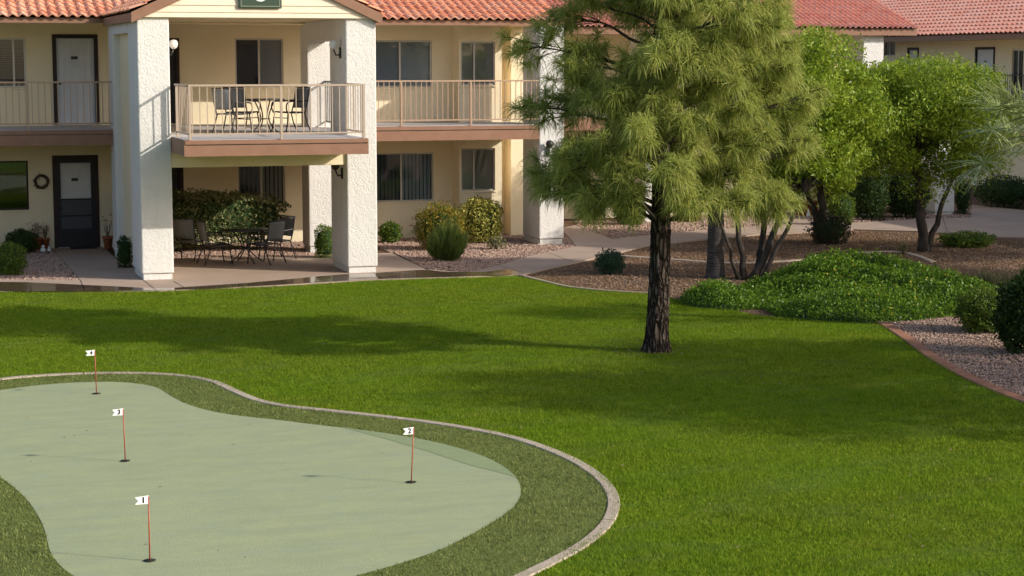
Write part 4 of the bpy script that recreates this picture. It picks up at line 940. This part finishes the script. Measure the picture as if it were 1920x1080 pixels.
def fan_palm(label, loc, h, hubs, seed):
    random.seed(seed); t = thing('palm_tree', label, 'palm tree', (*loc, 0), -PS); n, m = 18, 50; V = []
    for i in range(m+1):
        z = h*i/m; r = .15*(1+.04*(i % 3 == 0))
        for k in range(n): a = 2*math.pi*k/n; V.append((r*math.cos(a), r*math.sin(a), z))
    indexed('trunk', np.array(V), np.array([(i*n+k, i*n+(k+1) % n, (i+1)*n+(k+1) % n, (i+1)*n+k) for i in range(m) for k in range(n)]), M['palmbark'], t, True)
    rb = MB(); S = []
    hubs = list(hubs)+[(math.cos(a)*random.uniform(.5, .9), math.sin(a)*random.uniform(.5, .9), random.uniform(-.2, .9)) for a in [k*2.399 for k in range(13)]]
    for hx, hy, hz in hubs:
        hub = Vector((hx, hy, h+hz)); o_ = Vector((0, 0, h)); d = (hub-o_).normalized(); rb.tube(limb(o_, hub, .1, 4), [.018, .015, .013, .011, .009], 5)
        side = d.cross(Vector((0, 0, 1))).normalized(); upv = side.cross(d).normalized(); tilt = random.uniform(-.25, .25); side = (side+upv*tilt).normalized()
        for k in range(34):
            th = -2.5+5.0*k/33+random.uniform(-.06, .06); dd = (d*math.cos(th)+side*math.sin(th)+upv*random.uniform(-.3, .35)).normalized()
            ln = .82*(.75+.25*math.cos(th*.6))*random.uniform(.85, 1.08); q = hub+dd*ln+Vector((0, 0, -.14*ln*random.uniform(.4, 1.4))); mid_ = hub.lerp(q, .45)+Vector((0, 0, .03)); w = dd.cross(upv).normalized()*.017
            S.append([tuple(hub), tuple(mid_-w), tuple(q), tuple(mid_+w)])
    quads('fronds', np.array(S), M['palm'], t); rb.build('frond_ribs', M['palm'], t)
fan_palm('fan palm with spiky grey green leaves reaching in from the right picture edge', FL(30.5, 8.45), 3.05, [(-1.0, -.2, -.35), (-.6, -.3, .55), (-.35, -.5, -.05), (-.75, .3, .15)], 22)

# ------------------------------------------------------------------ putting flags
def putting_flag(label, px, py, num, lean=0.):
    x, y = G(px, py, .016); t = thing('golf_flag', label, 'golf flag', (x, y, .016), -PS, 'flags on the putting green')
    p = MB().tube([(0, 0, -.01), (lean, 0, .565)], .0062, 8).build('pole', M['pole'], t)
    fo = MB().add([(lean+.004, 0, .50), (lean+.004, 0, .573), (lean-.105, -.058, .568), (lean-.078, -.043, .535), (lean-.105, -.058, .506)], [(0, 1, 2, 3), (0, 3, 4)]).build('flag', M['flag'], t)
    md = fo.modifiers.new('s', 'SOLIDIFY'); md.thickness = .002
    q = text_mesh(num, .072, 'numeral', M['ink'], fo, .0015); q.location = (lean-.038, -.0265, .5365); q.rotation_euler = (R(90), 0, R(29))
    MB().lathe([(.001, .003), (.054, .003), (.054, .0045), (.001, .0045)], 20).build('cup', M['cup'], t)
    return t
putting_flag('red pole with white swallowtail flag numbered 1, nearest the camera', 281, 1051, '1')
putting_flag('leaning red pole with white flag numbered 2 at the right end of the green', 771, 904, '2', .028)
putting_flag('red pole with white swallowtail flag numbered 3 in the middle of the green', 235, 864, '3', -.012)
putting_flag('red pole with white flag numbered 4 at the far edge of the green', 181, 738, '4', -.01)

# ------------------------------------------------------------------ pots and little things
def pot(label, x, y, r, h, m='terra', n=60, ph=.35):
    t = thing('plant_pot', label, 'plant pot', (x, y, CZ if x > 3.4 else .03))
    MB().lathe([(r*.65, 0), (r*.92, h*.82), (r*1.05, h*.83), (r*1.05, h), (r*.9, h), (r*.85, h*.9)], 20).build('pot', M[m], t)
    s = MB()
    for k in range(7): a = k*.9; s.tube([(0, 0, h*.85), (r*.9*math.cos(a), r*.9*math.sin(a), h+ph*random.uniform(.6, 1))], [.006, .003], 5)
    s.build('stems', M['twig'], t)
    c = rng.normal(0, 1, (n, 3))*np.array([r*.6, r*.6, ph*.25])+np.array([0, 0, h+ph*.55]); quads('foliage', leaves(c, .06, .5, .5), M['twigleaf'], t)
px_, py_ = G(70, 470); pot('dusty terracotta pot with dried stems left of the lower door', px_, py_+.1, .13, .27, n=70)
px_, py_ = G(86, 469); pot('smaller clay pot with dried stems nearest the door frame', px_, py_+.1, .10, .24, n=60)
px_, py_ = G(203, 470); pot('orange terracotta pot with reddish plant right of the lower door', px_, py_+.05, .12, .30, n=26, ph=.42)
def figurine(label, px, py, s):
    x, y = G(px, py); t = thing('garden_figurine', label, 'figurine', (x, y, .04))
    MB().lathe([(.02, 0), (.06, .01), (.065, .05), (.045, .09), (.02, .10)], 14).build('body', M['fig'], t)
    MB().lathe([(.005, -.035), (.035, -.02), (.04, 0), (.03, .03), (.005, .04)], 14, (0, -.02, .125)).build('head', M['fig'], t)
    for k in (-1, 1): MB().lathe([(.004, 0), (.016, .01), (.005, .035)], 8, (k*.025, -.015, .15)).build('ear', M['ink'], t)
    t.scale = (s, s, s)
figurine('larger white figurine in front of the clay pots', 81, 476, 1.0); figurine('smaller white figurine right of the larger one', 92, 475, .75)
x, y = G(1513, 405); t = thing('planter_box', 'rust red square planter against the pale far wall', 'planter', (x, y, 0), -PS)
MB().box(-.28, .28, -.2, .2, 0, .38).build('box', M['rust'], t, .015); MB().box(-.31, .31, -.23, .23, .38, .42).build('rim', M['rust'], t)
x, y = G(1505, 406); t = thing('garden_ornament', 'tiny white cone ornament beside the rust red planter', 'ornament', (x, y-.35, 0))
MB().lathe([(.001, 0), (.07, .0), (.06, .05), (.025, .18), (.001, .25)], 12).build('body', M['fig'], t)

# fallen leaves on the lawn and round the pine trunk
n = 420; f = rng.uniform(16, 34, n); l = rng.uniform(-6, 8, n); x = math.sin(PS)*f+math.cos(PS)*l; y = math.cos(PS)*f-math.sin(PS)*l
tx, ty = G(1230, 660); x = np.concatenate([x, tx+rng.normal(0, .45, 260)]); y = np.concatenate([y, ty+rng.normal(0, .35, 260)])
k = inpoly(x, y, lawn); x, y = x[k], y[k]; zz = np.where(inpoly(x, y, green), .02, .035)
c = np.stack([x, y, zz], -1); k = ~inpoly(x, y, green) | (rng.random(len(x)) < .25)
V = leaves(c[k], .045, .55); V[:, :, 2] = c[k][:, None, 2]+(V[:, :, 2]-c[k][:, None, 2])*.25
tag(quads('leaf_litter', V, M['twigleaf']), 'scattered dry leaves on the lawn', 'leaf litter', kind='stuff')
